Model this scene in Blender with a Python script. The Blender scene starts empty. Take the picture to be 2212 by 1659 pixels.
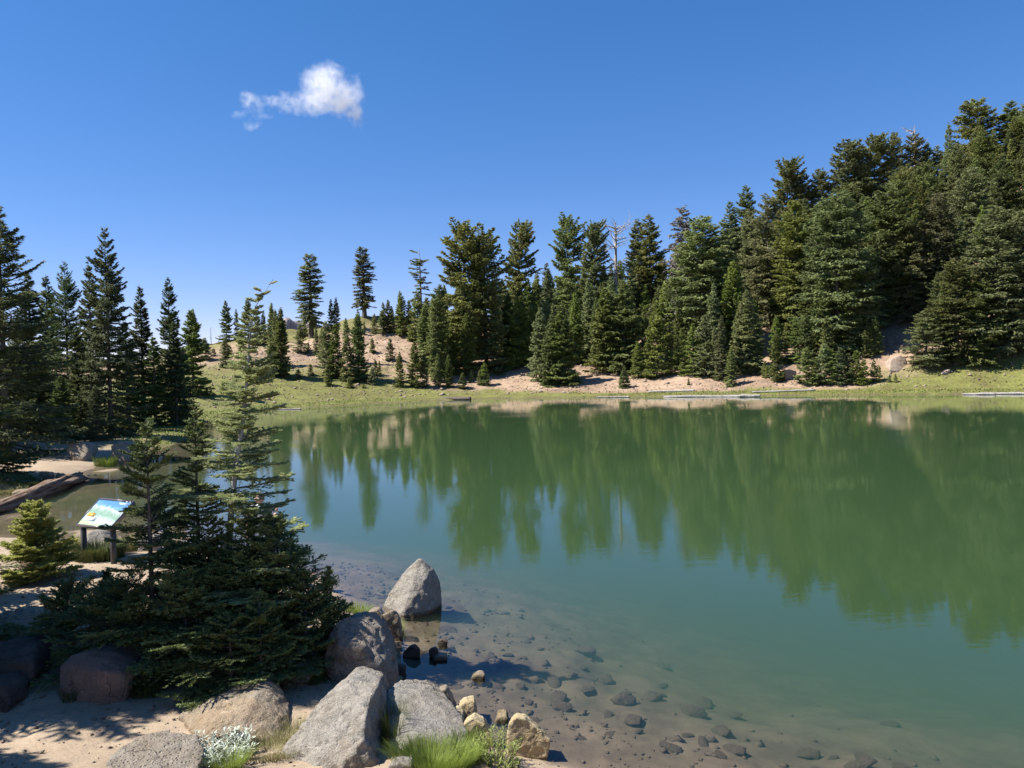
import bpy, bmesh, math, time
import numpy as np
from mathutils import Vector, Matrix, noise as mn
T0 = time.time()
S = bpy.context.scene
COL = S.collection
R = math.radians
# ------------------------------------------------------------------ camera
CAMZ = 4.2
F = 1640.0; CX, CY = 1106.0, 829.5          # focal length and centre measured on a 2212 x 1659 view of the photograph
PITCH = math.atan(39.5 / F); ROLL = 0.0227
fw = Vector((0, math.cos(PITCH), -math.sin(PITCH)))
r0 = Vector((1, 0, 0)); u0 = r0.cross(fw)
rt = r0 * math.cos(ROLL) - u0 * math.sin(ROLL)
up = r0 * math.sin(ROLL) + u0 * math.cos(ROLL)
cam_d = bpy.data.cameras.new('camera'); cam = bpy.data.objects.new('camera', cam_d); COL.objects.link(cam)
cam.matrix_world = Matrix(((rt.x, up.x, -fw.x, 0), (rt.y, up.y, -fw.y, 0), (rt.z, up.z, -fw.z, CAMZ), (0, 0, 0, 1)))
cam_d.sensor_width = 36; cam_d.lens = F / 2212 * 36
cam_d.clip_start = 0.1; cam_d.clip_end = 6000
S.camera = cam
# ------------------------------------------------------------------ light
SUN_EL = R(53); SUN_AZ = math.atan2(-0.99, -0.10)      # azimuth from +Y towards +X
W = bpy.data.worlds.new('World'); S.world = W; W.use_nodes = True
wn = W.node_tree.nodes; wl = W.node_tree.links
sky = wn.new('ShaderNodeTexSky'); sky.sky_type = 'NISHITA'; sky.sun_disc = False
sky.sun_elevation = SUN_EL; sky.sun_rotation = SUN_AZ
sky.altitude = 2400; sky.air_density = 1.0; sky.dust_density = 0.3; sky.ozone_density = 4.0
hs_ = wn.new('ShaderNodeHueSaturation'); hs_.inputs['Saturation'].default_value = 1.3; wl.new(sky.outputs[0], hs_.inputs['Color'])
gm_ = wn.new('ShaderNodeGamma'); gm_.inputs[1].default_value = .78; wl.new(hs_.outputs[0], gm_.inputs[0])
tn_ = wn.new('ShaderNodeMix'); tn_.data_type = 'RGBA'; tn_.blend_type = 'MULTIPLY'; tn_.inputs[0].default_value = 1; tn_.inputs[7].default_value = (1.22, .99, 1.16, 1); wl.new(gm_.outputs[0], tn_.inputs[6])
wl.new(tn_.outputs[2], wn['Background'].inputs[0]); wn['Background'].inputs[1].default_value = 0.108
sd = bpy.data.lights.new('sun', 'SUN'); sd.energy = 5.0; sd.angle = R(0.53); sd.color = (1, .955, .88)
sun = bpy.data.objects.new('sun', sd); COL.objects.link(sun)
SUNV = Vector((math.sin(SUN_AZ) * math.cos(SUN_EL), math.cos(SUN_AZ) * math.cos(SUN_EL), math.sin(SUN_EL)))
sun.rotation_euler = SUNV.to_track_quat('Z', 'Y').to_euler()
S.view_settings.view_transform = 'Standard'; S.view_settings.look = 'None'
S.view_settings.gamma = 1; S.view_settings.exposure = 0.95; S.view_settings.use_curve_mapping = False
cy = S.cycles
cy.max_bounces = 6; cy.diffuse_bounces = 2; cy.glossy_bounces = 2; cy.transmission_bounces = 2
cy.volume_bounces = 4; cy.transparent_max_bounces = 8
cy.use_denoising = True; cy.caustics_reflective = False; cy.caustics_refractive = False
cy.volume_step_rate = 1.0; cy.volume_max_steps = 96
# ------------------------------------------------------------------ picture measurements -> places
def ray(px, py):
    return (fw + rt * ((px - CX) / F) + up * ((CY - py) / F))
def atY(px, py, Y):
    d = ray(px, py); return Vector((0, 0, CAMZ)) + d * (Y / d.y)
def atz(px, py, z):
    d = ray(px, py); k = (z - CAMZ) / d.z; return Vector((0, 0, CAMZ)) + d * k
def project(p):
    v = Vector(p) - Vector((0, 0, CAMZ)); w = v.dot(fw)
    return CX + F * v.dot(rt) / w, CY - F * v.dot(up) / w
def hor(px): return 790 - ROLL * (px - 1106)
# ------------------------------------------------------------------ helpers
def tag(o, label=None, cat=None, group=None, kind=None):
    if label: o['label'] = label
    if cat: o['category'] = cat
    if group: o['group'] = group
    if kind: o['kind'] = kind
    return o
def empty(name, loc=(0, 0, 0)):
    o = bpy.data.objects.new(name, None); o.location = loc; o.empty_display_size = .3; COL.objects.link(o); return o
def mesh_arrays(name, V, Fc, mat, smooth=False, attrs=None):
    """V (n,3), Fc list of face arrays: (m,3) or (m,4) ; all one size or list of arrays"""
    me = bpy.data.meshes.new(name)
    V = np.asarray(V, dtype=np.float32)
    if not isinstance(Fc, list) or isinstance(Fc[0], tuple): Fc = [np.array(Fc)]
    Fc = [np.asarray(f, dtype=np.int32) for f in Fc if len(f)]
    tot = np.concatenate([np.full(len(f), f.shape[1], np.int32) for f in Fc])
    idx = np.concatenate([f.ravel() for f in Fc])
    me.vertices.add(len(V)); me.vertices.foreach_set('co', V.ravel())
    me.loops.add(len(idx)); me.loops.foreach_set('vertex_index', idx)
    me.polygons.add(len(tot))
    st = np.zeros(len(tot), np.int32); st[1:] = np.cumsum(tot)[:-1]
    me.polygons.foreach_set('loop_start', st)
    if smooth: me.polygons.foreach_set('use_smooth', np.ones(len(tot), bool))
    for k, a in (attrs or {}).items():
        a = np.asarray(a, dtype=np.float32)
        if a.ndim == 1:
            at = me.attributes.new(k, 'FLOAT', 'POINT'); at.data.foreach_set('value', a)
        else:
            at = me.attributes.new(k, 'FLOAT_COLOR', 'POINT'); at.data.foreach_set('color', a.ravel())
    me.update(calc_edges=True)
    if mat: me.materials.append(mat)
    return me
def link(name, me, parent=None, loc=(0, 0, 0)):
    o = bpy.data.objects.new(name, me); COL.objects.link(o); o.location = loc
    if parent: o.parent = parent
    return o
def grids(rng_seed, n=256):
    return np.random.default_rng(rng_seed)
class VN:                                                      # cheap vectorised value noise
    def __init__(s, seed): s.g = np.random.default_rng(seed).random((256, 256))
    def __call__(s, x, y):
        xi = np.floor(x).astype(int); yi = np.floor(y).astype(int); fx = x - xi; fy = y - yi
        fx = fx * fx * (3 - 2 * fx); fy = fy * fy * (3 - 2 * fy); g = s.g
        a = g[xi % 256, yi % 256]; b = g[(xi + 1) % 256, yi % 256]; c = g[xi % 256, (yi + 1) % 256]; d = g[(xi + 1) % 256, (yi + 1) % 256]
        return (a * (1 - fx) + b * fx) * (1 - fy) + (c * (1 - fx) + d * fx) * fy
    def fbm(s, x, y, o=4):
        r = 0; a = .5; t = 0
        for k in range(o): r = r + a * s(x * 2 ** k + 17 * k, y * 2 ** k - 31 * k); t += a; a *= .5
        return r / t
vn = VN(3); vn2 = VN(8)
def sstep(x, a, b):
    t = np.clip((x - a) / (b - a), 0, 1); return t * t * (3 - 2 * t)
# ------------------------------------------------------------------ node helpers
class NT:
    def __init__(s, name):
        s.m = bpy.data.materials.new(name); s.m.use_nodes = True; s.t = s.m.node_tree; s.n = s.t.nodes; s.l = s.t.links
        s.b = s.n['Principled BSDF']; s.out = s.n['Material Output']
        s.b.inputs['Roughness'].default_value = .9; s.b.inputs['Specular IOR Level'].default_value = .25
    def new(s, t, **k):
        q = s.n.new(t)
        for a, b in k.items(): setattr(q, a, b)
        return q
    def co(s, kind='Object'):
        if not hasattr(s, '_tc'): s._tc = s.new('ShaderNodeTexCoord')
        return s._tc.outputs[kind]
    def noise(s, scale, detail=4, rough=.6, vec=None, stretch=None):
        q = s.new('ShaderNodeTexNoise'); q.inputs['Scale'].default_value = scale; q.inputs['Detail'].default_value = detail; q.inputs['Roughness'].default_value = rough
        v = vec or s.co()
        if stretch:
            mp = s.new('ShaderNodeMapping'); mp.inputs['Scale'].default_value = stretch; s.l.new(v, mp.inputs[0]); v = mp.outputs[0]
        s.l.new(v, q.inputs['Vector']); return q.outputs['Fac']
    def voro(s, scale, feature='F1', vec=None):
        q = s.new('ShaderNodeTexVoronoi', feature=feature); q.inputs['Scale'].default_value = scale
        s.l.new(vec or s.co(), q.inputs['Vector']); return q
    def ramp(s, fac, stops):
        q = s.new('ShaderNodeValToRGB'); e = q.color_ramp.elements
        while len(e) < len(stops): e.new(.5)
        for k, (p, c) in enumerate(stops):
            e[k].position = p; e[k].color = tuple(c) + (1,) if len(c) == 3 else c
        s.l.new(fac, q.inputs[0]); return q.outputs[0]
    def mix(s, fac, a, b, mode='MIX'):
        q = s.new('ShaderNodeMix', data_type='RGBA', blend_type=mode)
        for i, v in ((0, fac), (6, a), (7, b)):
            if isinstance(v, (int, float)): q.inputs[i].default_value = v
            elif isinstance(v, tuple): q.inputs[i].default_value = v + (1,)
            else: s.l.new(v, q.inputs[i])
        return q.outputs[2]
    def math(s, op, a, b=0.0, clamp=False):
        q = s.new('ShaderNodeMath', operation=op, use_clamp=clamp)
        for i, v in ((0, a), (1, b)):
            if isinstance(v, (int, float)): q.inputs[i].default_value = v
            else: s.l.new(v, q.inputs[i])
        return q.outputs[0]
    def attr(s, name):
        q = s.new('ShaderNodeAttribute', attribute_name=name); return q
    def color(s, c): s.l.new(c, s.b.inputs['Base Color'])
    def bump(s, h, strength=.5, dist=.02, normal=None):
        q = s.new('ShaderNodeBump'); q.inputs['Strength'].default_value = strength; q.inputs['Distance'].default_value = dist
        s.l.new(h, q.inputs['Height'])
        if normal: s.l.new(normal, q.inputs['Normal'])
        s.l.new(q.outputs[0], s.b.inputs['Normal']); return q.outputs[0]
# ------------------------------------------------------------------ materials
def mat_foliage(name, dark, light, trans=.38, rnd=0.0):
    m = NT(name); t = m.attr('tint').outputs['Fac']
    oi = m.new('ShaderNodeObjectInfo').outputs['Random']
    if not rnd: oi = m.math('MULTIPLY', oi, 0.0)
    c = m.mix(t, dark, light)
    hs = m.new('ShaderNodeHueSaturation'); m.l.new(c, hs.inputs['Color'])
    m.l.new(m.math('ADD', m.math('MULTIPLY', oi, .042), .470 if rnd else .5), hs.inputs['Hue'])
    oi2 = m.math('FRACT', m.math('MULTIPLY', oi, 7.31))
    m.l.new(m.math('ADD', m.math('MULTIPLY', oi2, .55), .75 if rnd else 1.0), hs.inputs['Value'])
    m.l.new(m.math('ADD', m.math('MULTIPLY', m.math('FRACT', m.math('MULTIPLY', oi, 13.7)), .35), .8 if rnd else 1.0), hs.inputs['Saturation'])
    m.color(hs.outputs[0]); m.b.inputs['Roughness'].default_value = .65; m.b.inputs['Specular IOR Level'].default_value = .3
    tr = m.new('ShaderNodeBsdfTranslucent'); m.l.new(hs.outputs[0], tr.inputs[0])
    mx = m.new('ShaderNodeMixShader'); mx.inputs[0].default_value = trans
    m.l.new(m.b.outputs[0], mx.inputs[1]); m.l.new(tr.outputs[0], mx.inputs[2]); m.l.new(mx.outputs[0], m.out.inputs[0])
    return m.m
M = {}
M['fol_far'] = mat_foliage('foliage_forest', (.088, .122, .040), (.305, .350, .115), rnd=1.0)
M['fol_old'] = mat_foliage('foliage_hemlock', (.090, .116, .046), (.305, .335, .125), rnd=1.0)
M['fol_bank'] = mat_foliage('foliage_bank_hemlock', (.055, .082, .034), (.20, .25, .09), rnd=1.0)
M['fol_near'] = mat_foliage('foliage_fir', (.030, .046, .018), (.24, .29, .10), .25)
M['fol_lit'] = mat_foliage('foliage_lit_fir', (.17, .20, .075), (.52, .56, .26), .4)  # sunlit copy of the fir foliage: sunlight put into its paler colour
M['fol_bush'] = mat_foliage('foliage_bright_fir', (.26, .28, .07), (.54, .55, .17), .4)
M['fol_dead'] = mat_foliage('foliage_dead_grey', (.18, .16, .13), (.34, .31, .26), .1)
M['grass_green'] = mat_foliage('grass_green', (.10, .15, .025), (.26, .33, .06), .35)
M['grass_dry'] = mat_foliage('grass_dry', (.14, .14, .05), (.32, .29, .13), .3)
M['grass_dark'] = mat_foliage('grass_dark', (.05, .07, .02), (.12, .14, .04), .3)
M['silver'] = mat_foliage('silver_leaves', (.32, .36, .28), (.62, .66, .56), .15)
M['willow'] = mat_foliage('willow_leaves', (.14, .19, .04), (.36, .40, .12), .3)
def mat_bark(name, a, b):
    m = NT(name); n1 = m.noise(9, 5, .7, stretch=(1, 1, .25)); m.color(m.ramp(n1, [(.3, a), (.62, b)]))
    m.bump(n1, .7, .03); return m.m
M['bark'] = mat_bark('bark_brown', (.05, .04, .032), (.17, .14, .11))
M['bark_grey'] = mat_bark('bark_pale_grey', (.16, .14, .12), (.46, .43, .37))
M['deadwood'] = mat_bark('dead_wood_grey', (.2, .17, .14), (.5, .45, .39))
def mat_rock(name, base, light, stain, stain_amt=.5, speck=.35, pits=.4, seed=0, wet=False):
    m = NT(name); v = m.co()
    mp = m.new('ShaderNodeMapping'); mp.inputs['Location'].default_value = (seed * 3.1, seed * 1.7, seed); m.l.new(v, mp.inputs[0]); v = mp.outputs[0]
    big = m.noise(1.6, 5, .65, v); mid = m.noise(7, 6, .7, v); fine = m.noise(38, 4, .85, v); sp = m.noise(75, 2, .6, v)
    c = m.mix(m.ramp(mid, [(.35, (0, 0, 0)), (.7, (1, 1, 1))]), base, light)
    c = m.mix(m.math('MULTIPLY', m.ramp(big, [(.42, (0, 0, 0)), (.62, (1, 1, 1))]), stain_amt), c, stain)
    c = m.mix(speck, c, m.ramp(sp, [(.36, (.15, .14, .13)), (.48, (.85, .85, .85)), (.62, (1.5, 1.47, 1.42))]), 'MULTIPLY')
    dk = m.voro(22, vec=v).outputs['Distance']
    wv = m.new('ShaderNodeVectorMath', operation='SCALE'); nz = m.new('ShaderNodeTexNoise'); nz.inputs['Scale'].default_value = 4; nz.inputs['Detail'].default_value = 4; m.l.new(v, nz.inputs['Vector']); m.l.new(nz.outputs['Color'], wv.inputs[0]); wv.inputs['Scale'].default_value = .5
    wa = m.new('ShaderNodeVectorMath', operation='ADD'); m.l.new(v, wa.inputs[0]); m.l.new(wv.outputs[0], wa.inputs[1])
    ck = m.ramp(m.voro(1.5, 'DISTANCE_TO_EDGE', wa.outputs[0]).outputs['Distance'], [(0, (0, 0, 0)), (.022, (1, 1, 1))])
    ckm = m.ramp(m.noise(1.1, 3, .6, v), [(.50, (0, 0, 0)), (.64, (1, 1, 1))]); c = m.mix(m.math('MULTIPLY', ckm, .5), c, ck, 'MULTIPLY')
    lich = m.ramp(m.noise(5.5, 5, .8, v), [(.60, (0, 0, 0)), (.66, (1, 1, 1))]); c = m.mix(m.math('MULTIPLY', lich, .35), c, tuple(min(1, q * 1.45) for q in light))
    c = m.mix(.35, c, m.ramp(m.noise(3.3, 6, .75, v), [(.3, (.55, .53, .5)), (.55, (1, 1, 1))]), 'MULTIPLY')
    # waterline: rock that is or has lately been wet is darker (the lake surface is at z = 0)
    gx = m.new('ShaderNodeNewGeometry'); sx = m.new('ShaderNodeSeparateXYZ'); m.l.new(gx.outputs['Position'], sx.inputs[0])
    zz = m.math('ADD', sx.outputs[2], m.math('MULTIPLY', mid, -.10))
    wetf = m.ramp(m.math('ADD', m.math('MULTIPLY', zz, 4), .5), [(.42, (1, 1, 1)), (.56, (0, 0, 0))])
    c = m.mix(m.math('MULTIPLY', wetf, .15 if 'bed' in name else .75), c, (.10, .075, .045))
    m.color(c)
    h = m.math('ADD', m.math('MULTIPLY', mid, 1.0), m.math('MULTIPLY', fine, .35))
    h = m.math('ADD', h, m.math('MULTIPLY', m.ramp(dk, [(0, (0, 0, 0)), (.35, (1, 1, 1))]), pits * .5))
    h = m.math('ADD', h, m.math('MULTIPLY', m.mix(ckm, (1, 1, 1), ck), .3))
    m.bump(h, 1.0, .06)
    return m.m
M['rock_grey'] = mat_rock('rock_grey_andesite', (.23, .21, .18), (.38, .355, .315), (.30, .235, .16), .35)
M['rock_tan'] = mat_rock('rock_tan', (.24, .195, .14), (.40, .34, .26), (.36, .25, .15), .5, .25, .5, 2)
M['rock_yellow'] = mat_rock('rock_yellow', (.46, .36, .20), (.60, .51, .33), (.44, .29, .14), .4, .18, .4, 4)
M['rock_rough'] = mat_rock('rock_rough_grey', (.21, .18, .145), (.37, .33, .275), (.26, .20, .14), .5, .3, 1.0, 6)
M['rock_red'] = mat_rock('rock_reddish', (.20, .15, .125), (.32, .25, .21), (.30, .18, .12), .6, .2, .2, 8)
M['rock_dark'] = mat_rock('rock_dark_brown', (.07, .055, .045), (.15, .12, .10), (.12, .08, .05), .5, .2, .2, 9)  # dark brown rock: the wet stones and the dry rocks at the left edge
M['rock_bed'] = mat_rock('rock_lake_bed', (.085, .065, .045), (.17, .13, .09), (.11, .075, .045), .6, .2, .2, 11)
M['talus'] = mat_rock('rock_talus', (.28, .215, .165), (.45, .36, .28), (.46, .34, .26), .5, .2, .2, 12)
def mat_simple(name, c, rough=.6, metal=0, spec=.4):
    m = NT(name); n1 = m.noise(40, 3, .6)
    m.color(m.mix(.25, c, m.ramp(n1, [(.3, (.7, .7, .7)), (.7, (1.2, 1.2, 1.2))]), 'MULTIPLY'))
    m.b.inputs['Roughness'].default_value = rough; m.b.inputs['Metallic'].default_value = metal; m.b.inputs['Specular IOR Level'].default_value = spec
    return m.m
# ------------------------------------------------------------------ lake outline (z = 0)
near_px = [(1235, 1660), (1120, 1625), (1050, 1592), (1000, 1558), (930, 1530), (872, 1482), (862, 1420), (828, 1352), (770, 1318), (735, 1285), (680, 1240), (610, 1212),
           (520, 1190), (420, 1176), (330, 1172), (230, 1176), (150, 1172), (60, 1165), (-120, 1160)]
far_px = [(-160, 1100), (-60, 1075), (0, 1062), (60, 1048), (110, 1030), (170, 1020), (215, 1005), (236, 998), (262, 1004), (300, 990), (300, 975), (326, 974), (342, 968), (407, 946), (425, 928),
          (445, 912), (480, 903), (520, 894), (580, 886), (640, 881), (725, 877), (800, 872), (900, 867), (1050, 861), (1300, 858), (1640, 855), (2000, 852), (2212, 850), (2420, 851)]
poly = [atz(x, y, 0).xy[:] for x, y in near_px + far_px] + [(88, 68), (96, 45), (86, 20), (60, 6), (30, 2), (10, 3.5), (4, 5.5)]
P = np.array(poly)
def sdf(x, y):
    """distance to the shore, positive on land"""
    x = np.asarray(x, float); y = np.asarray(y, float)
    d = np.full(x.shape, 1e9); ins = np.zeros(x.shape, bool)
    for i in range(len(P)):
        ax, ay = P[i]; bx, by = P[(i + 1) % len(P)]
        ex, ey = bx - ax, by - ay
        t = np.clip(((x - ax) * ex + (y - ay) * ey) / (ex * ex + ey * ey), 0, 1)
        d = np.minimum(d, (x - ax - t * ex) ** 2 + (y - ay - t * ey) ** 2)
        c = ((ay > y) != (by > y))
        with np.errstate(divide='ignore', invalid='ignore'):
            ins ^= c & (x < ex * (y - ay) / (ey if ey != 0 else 1e-9) + ax)
    d = np.sqrt(d); return np.where(ins, -d, d)
cr_px = np.array([-600, 0, 300, 430, 560, 640, 700, 780, 900, 1000, 1110, 1300, 1480, 1700, 1900, 2110, 2212, 2500, 3000])
cr_y = np.array([800, 790, 770, 735, 712, 702, 690, 674, 668, 680, 680, 690, 660, 595, 535, 465, 445, 380, 330])
cr_Y = np.interp(cr_px, [0, 700, 1500, 2212], [135, 152, 165, 170])
cr_z = 4.2 + (790 - ROLL * (cr_px - 1106) - cr_y) / F * cr_Y
cr_u = (cr_px - 1106) / F
def height(x, y):
    x = np.asarray(x, float); y = np.asarray(y, float)
    s = sdf(x, y)
    wob = (vn.fbm(x * .5, y * .5) - .5)
    so = np.maximum(s + wob * .35 * np.clip(y / 20, .5, 3), 0)
    # land near the camera and on the left bank
    near = .32 * (1 - np.exp(-so / .7)) + .12 * sstep(so, 1, 8) + (vn.fbm(x * .35 + 9, y * .35) - .5) * .22 * sstep(so, .5, 3)
    near = near + (vn2.fbm(x * 1.6, y * 1.6, 4) - .5) * .07 * sstep(so, .2, 1)
    near = near + 2.3 * sstep(8.2 - y, 0, 8.2) * sstep(so, 0, 2.5)
    # the slope across the lake
    Yd = np.maximum(y, 30); u = x / Yd
    zc = np.interp(u, cr_u, cr_z)
    sc = 66 + 8 * (vn(x * .02, y * .02))
    t = so / sc
    bench = .25 * (1 - np.exp(-so / .6)) + .035 * so
    f = np.clip((t - .07) / .93, 0, 1); f = .82 * f + .18 * f * f
    hill = bench * (1 - sstep(t, .3, 1)) + (zc - .5) * f - 10 * (1 - np.exp(-np.maximum(so - sc, 0) / 35))
    hill = hill + (vn.fbm(x * .12, y * .12) - .5) * 3.2 * sstep(t, .1, .5) + (vn2.fbm(x * .5, y * .5) - .5) * .7 * sstep(t, .06, .3)
    w = sstep(y, 58, 84)
    lz = near * (1 - w) + hill * w
    si = np.maximum(-(s + wob * .3), 0)
    shal = 1 - .72 * sstep(y, 13, 17) * (1 - sstep(x, -9, -5.5)) * (1 - sstep(y, 40, 60)); bed = -shal * (.15 * np.minimum(si, 2.5) + .24 * np.clip(si - 2.5, 0, 14)) - .25 * (vn.fbm(x * .6, y * .6) - .5) * sstep(si, 0, 1.5) - (vn2.fbm(x * 2.2, y * 2.2) - .5) * .12 * sstep(si, 0, .6)
    return np.where(so > 0, lz, 0) + np.where(so > 0, 0, bed)
def hz(x, y): return float(height(np.array([x]), np.array([y]))[0])
def ground_hit(px, py, y0=60, y1=230):
    d = ray(px, py); ys = np.linspace(y0, y1, 700); X = d.x / d.y * ys; Z = CAMZ + d.z / d.y * ys
    h = height(X, ys); k = np.argmax(Z <= h)
    if not (Z <= h).any(): k = len(ys) // 2
    return Vector((X[k], ys[k], h[k]))
# ------------------------------------------------------------------ ground sheet
def spaced(segs):
    out = []
    for a, b, st in segs: out.append(np.arange(a, b, st))
    return np.concatenate(out + [[segs[-1][1]]])
gx = spaced([(-1800, -300, 150), (-300, -90, 15), (-90, -36, 1.2), (-36, -11, .35), (-11, 2.6, .065), (2.6, 6, .2), (6, 20, .6), (20, 100, 1.2), (100, 300, 12), (300, 1800, 150)])
gy = spaced([(-600, -60, 60), (-60, 3, 3), (3, 6, .3), (6, 16.5, .065), (16.5, 30, .3), (30, 70, .6), (70, 185, .9), (185, 320, 12), (320, 1500, 118)])
X, Y = np.meshgrid(gx, gy); Z = height(X, Y); SD = sdf(X, Y)
fin = (X > -11.5) & (X < 3) & (Y > 5.5) & (Y < 17)
Z = Z + np.where(fin, (vn(X * 9, Y * 9) - .5) * .018 + (vn2(X * 21, Y * 21) - .5) * .008, 0)
nx, ny = len(gx), len(gy)
ii = np.arange(nx * ny).reshape(ny, nx)
Q = np.stack([ii[:-1, :-1], ii[:-1, 1:], ii[1:, 1:], ii[1:, :-1]], -1).reshape(-1, 4)
# land cover masks (meadow by the water, scree, crest heath)
wobg = vn.fbm(X * .09, Y * .09); wob2 = vn2.fbm(X * .35, Y * .35)
farw = sstep(Y, 40, 52)
uu = X / np.maximum(Y, 1)
edge = np.interp(uu, [-.5, -.35, -.2, -.05, 0, .3, .45, .6], [34, 34, 19, 7, 3.6, 3.2, 3.4, 14])
meadow = farw * (1 - sstep(SD + (wobg - .5) * 10 + (wob2 - .5) * 5, edge * .75, edge * 1.25))
strip = sstep(Y, 38, 44) * (1 - sstep(SD + (wob2 - .5) * 3, 2.2, 4))
meadow = np.maximum(meadow, strip * sstep(X, -26, -20))
crest = sstep(SD + (wobg - .5) * 22, 50, 62) * (1 - sstep(uu, .05, .2)) * farw
heath = farw * sstep(wob2, .42, .62) * sstep(uu, -.5, -.25) * (1 - sstep(uu, -.13, -.05)) * (1 - sstep(SD, 18, 36)) * .75
g = NT('ground_earth')
mask = g.attr('cover'); sp = g.new('ShaderNodeSeparateColor'); g.l.new(mask.outputs['Color'], sp.inputs[0])
v = g.co()
n_s = g.noise(.8, 6, .65); n_m = g.noise(6, 6, .7); n_f = g.noise(45, 4, .75)
sand = g.mix(g.ramp(n_s, [(.3, (0, 0, 0)), (.7, (1, 1, 1))]), (.30, .225, .155), (.42, .33, .235))
sand = g.mix(.75, sand, g.ramp(n_f, [(.3, (.5, .47, .43)), (.5, (1, 1, 1)), (.75, (1.2, 1.18, 1.15))]), 'MULTIPLY')
sand = g.mix(g.math('MULTIPLY', g.ramp(n_m, [(.5, (0, 0, 0)), (.75, (1, 1, 1))]), .35), sand, (.22, .17, .12))
vo = g.voro(1.6); scree = g.mix(g.ramp(g.noise(.12, 5, .7), [(.38, (0, 0, 0)), (.62, (1, 1, 1))]), (.25, .172, .118), (.37, .268, .188))
scree = g.mix(.55, scree, g.ramp(vo.outputs['Color'], [(.1, (.6, .58, .56)), (.9, (1.35, 1.3, 1.22))]), 'MULTIPLY')
scree = g.mix(g.math('MULTIPLY', g.ramp(g.noise(.5, 5, .75), [(.55, (0, 0, 0)), (.72, (1, 1, 1))]), .5), scree, (.17, .125, .09))
mead = g.mix(g.ramp(g.noise(.45, 6, .75), [(.3, (0, 0, 0)), (.62, (1, 1, 1))]), (.11, .093, .038), (.172, .182, .052))
mead = g.mix(.6, mead, g.ramp(g.noise(3, 5, .8, stretch=(1, .5, 1)), [(.35, (.45, .42, .4)), (.65, (1.4, 1.38, 1.2))]), 'MULTIPLY')
mead = g.mix(g.ramp(g.noise(.9, 5, .8), [(.62, (0, 0, 0)), (.75, (.6, .6, .6))]), mead, (.33, .28, .17))
bedc = g.mix(g.ramp(g.noise(1.3, 5, .7), [(.35, (0, 0, 0)), (.65, (1, 1, 1))]), (.075, .056, .038), (.145, .11, .072))
c = g.mix(sp.outputs[1], sand, scree)
c = g.mix(sp.outputs[0], c, mead)
c = g.mix(sp.outputs[2], c, bedc); g.color(c)
hgt = g.math('ADD', g.math('MULTIPLY', n_m, 1.2), g.math('MULTIPLY', n_f, .5)); g.bump(hgt, .6, .03)
cov = np.zeros((ny * nx, 4), np.float32); cov[:, 3] = 1
cov[:, 0] = np.clip(np.maximum(np.maximum(meadow, heath), crest * .9), 0, 1).ravel()
cov[:, 1] = sstep(Y, 62, 80).ravel()
cov[:, 2] = (1 - sstep(Z, -.05, .06)).ravel()
gme = mesh_arrays('ground', np.stack([X, Y, Z], -1).reshape(-1, 3), Q, g.m, True, {'cover': cov})
tag(link('ground', gme), 'sandy shore, lake bed and stony slopes around the lake', kind='structure')
# ------------------------------------------------------------------ lake water (one closed body of cloudy green water)
w = NT('lake_water')
for q in list(w.n):
    if q != w.out: w.n.remove(q)
tc = w.new('ShaderNodeTexCoord'); w._tc = tc
n1 = w.noise(2.2, 3, .55, stretch=(.55, 1.5, 1)); n2 = w.noise(7.5, 3, .6, stretch=(.6, 1.6, 1)); n3 = w.noise(.10, 4, .65, stretch=(.45, 1.5, 1))
ruf = w.ramp(n3, [(.40, (.18, .18, .18)), (.58, (.55, .55, .55)), (.70, (1, 1, 1))])
hh = w.math('ADD', w.math('MULTIPLY', n1, 1.0), w.math('MULTIPLY', n2, .35)); hh = w.math('MULTIPLY', hh, ruf)
bp = w.new('ShaderNodeBump'); bp.inputs['Strength'].default_value = 1; bp.inputs['Distance'].default_value = .0046; w.l.new(hh, bp.inputs['Height'])
gl = w.new('ShaderNodeBsdfGlossy'); gl.inputs['Roughness'].default_value = .012; gl.inputs[0].default_value = (1, 1, 1, 1); w.l.new(bp.outputs[0], gl.inputs['Normal'])
tr = w.new('ShaderNodeBsdfTransparent'); fr = w.new('ShaderNodeFresnel'); fr.inputs['IOR'].default_value = 1.333; w.l.new(bp.outputs[0], fr.inputs['Normal'])
mx = w.new('ShaderNodeMixShader'); w.l.new(fr.outputs[0], mx.inputs[0]); w.l.new(tr.outputs[0], mx.inputs[1]); w.l.new(gl.outputs[0], mx.inputs[2]); w.l.new(mx.outputs[0], w.out.inputs['Surface'])
vs = w.new('ShaderNodeVolumeScatter'); vs.inputs['Color'].default_value = (.56, 1, .52, 1); vs.inputs['Density'].default_value = .092; vs.inputs['Anisotropy'].default_value = .0
va = w.new('ShaderNodeVolumeAbsorption'); va.inputs['Color'].default_value = (.26, .38, .20, 1); va.inputs['Density'].default_value = .48
ad = w.new('ShaderNodeAddShader'); w.l.new(vs.outputs[0], ad.inputs[0]); w.l.new(va.outputs[0], ad.inputs[1]); w.l.new(ad.outputs[0], w.out.inputs['Volume'])
bm = bmesh.new()
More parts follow.
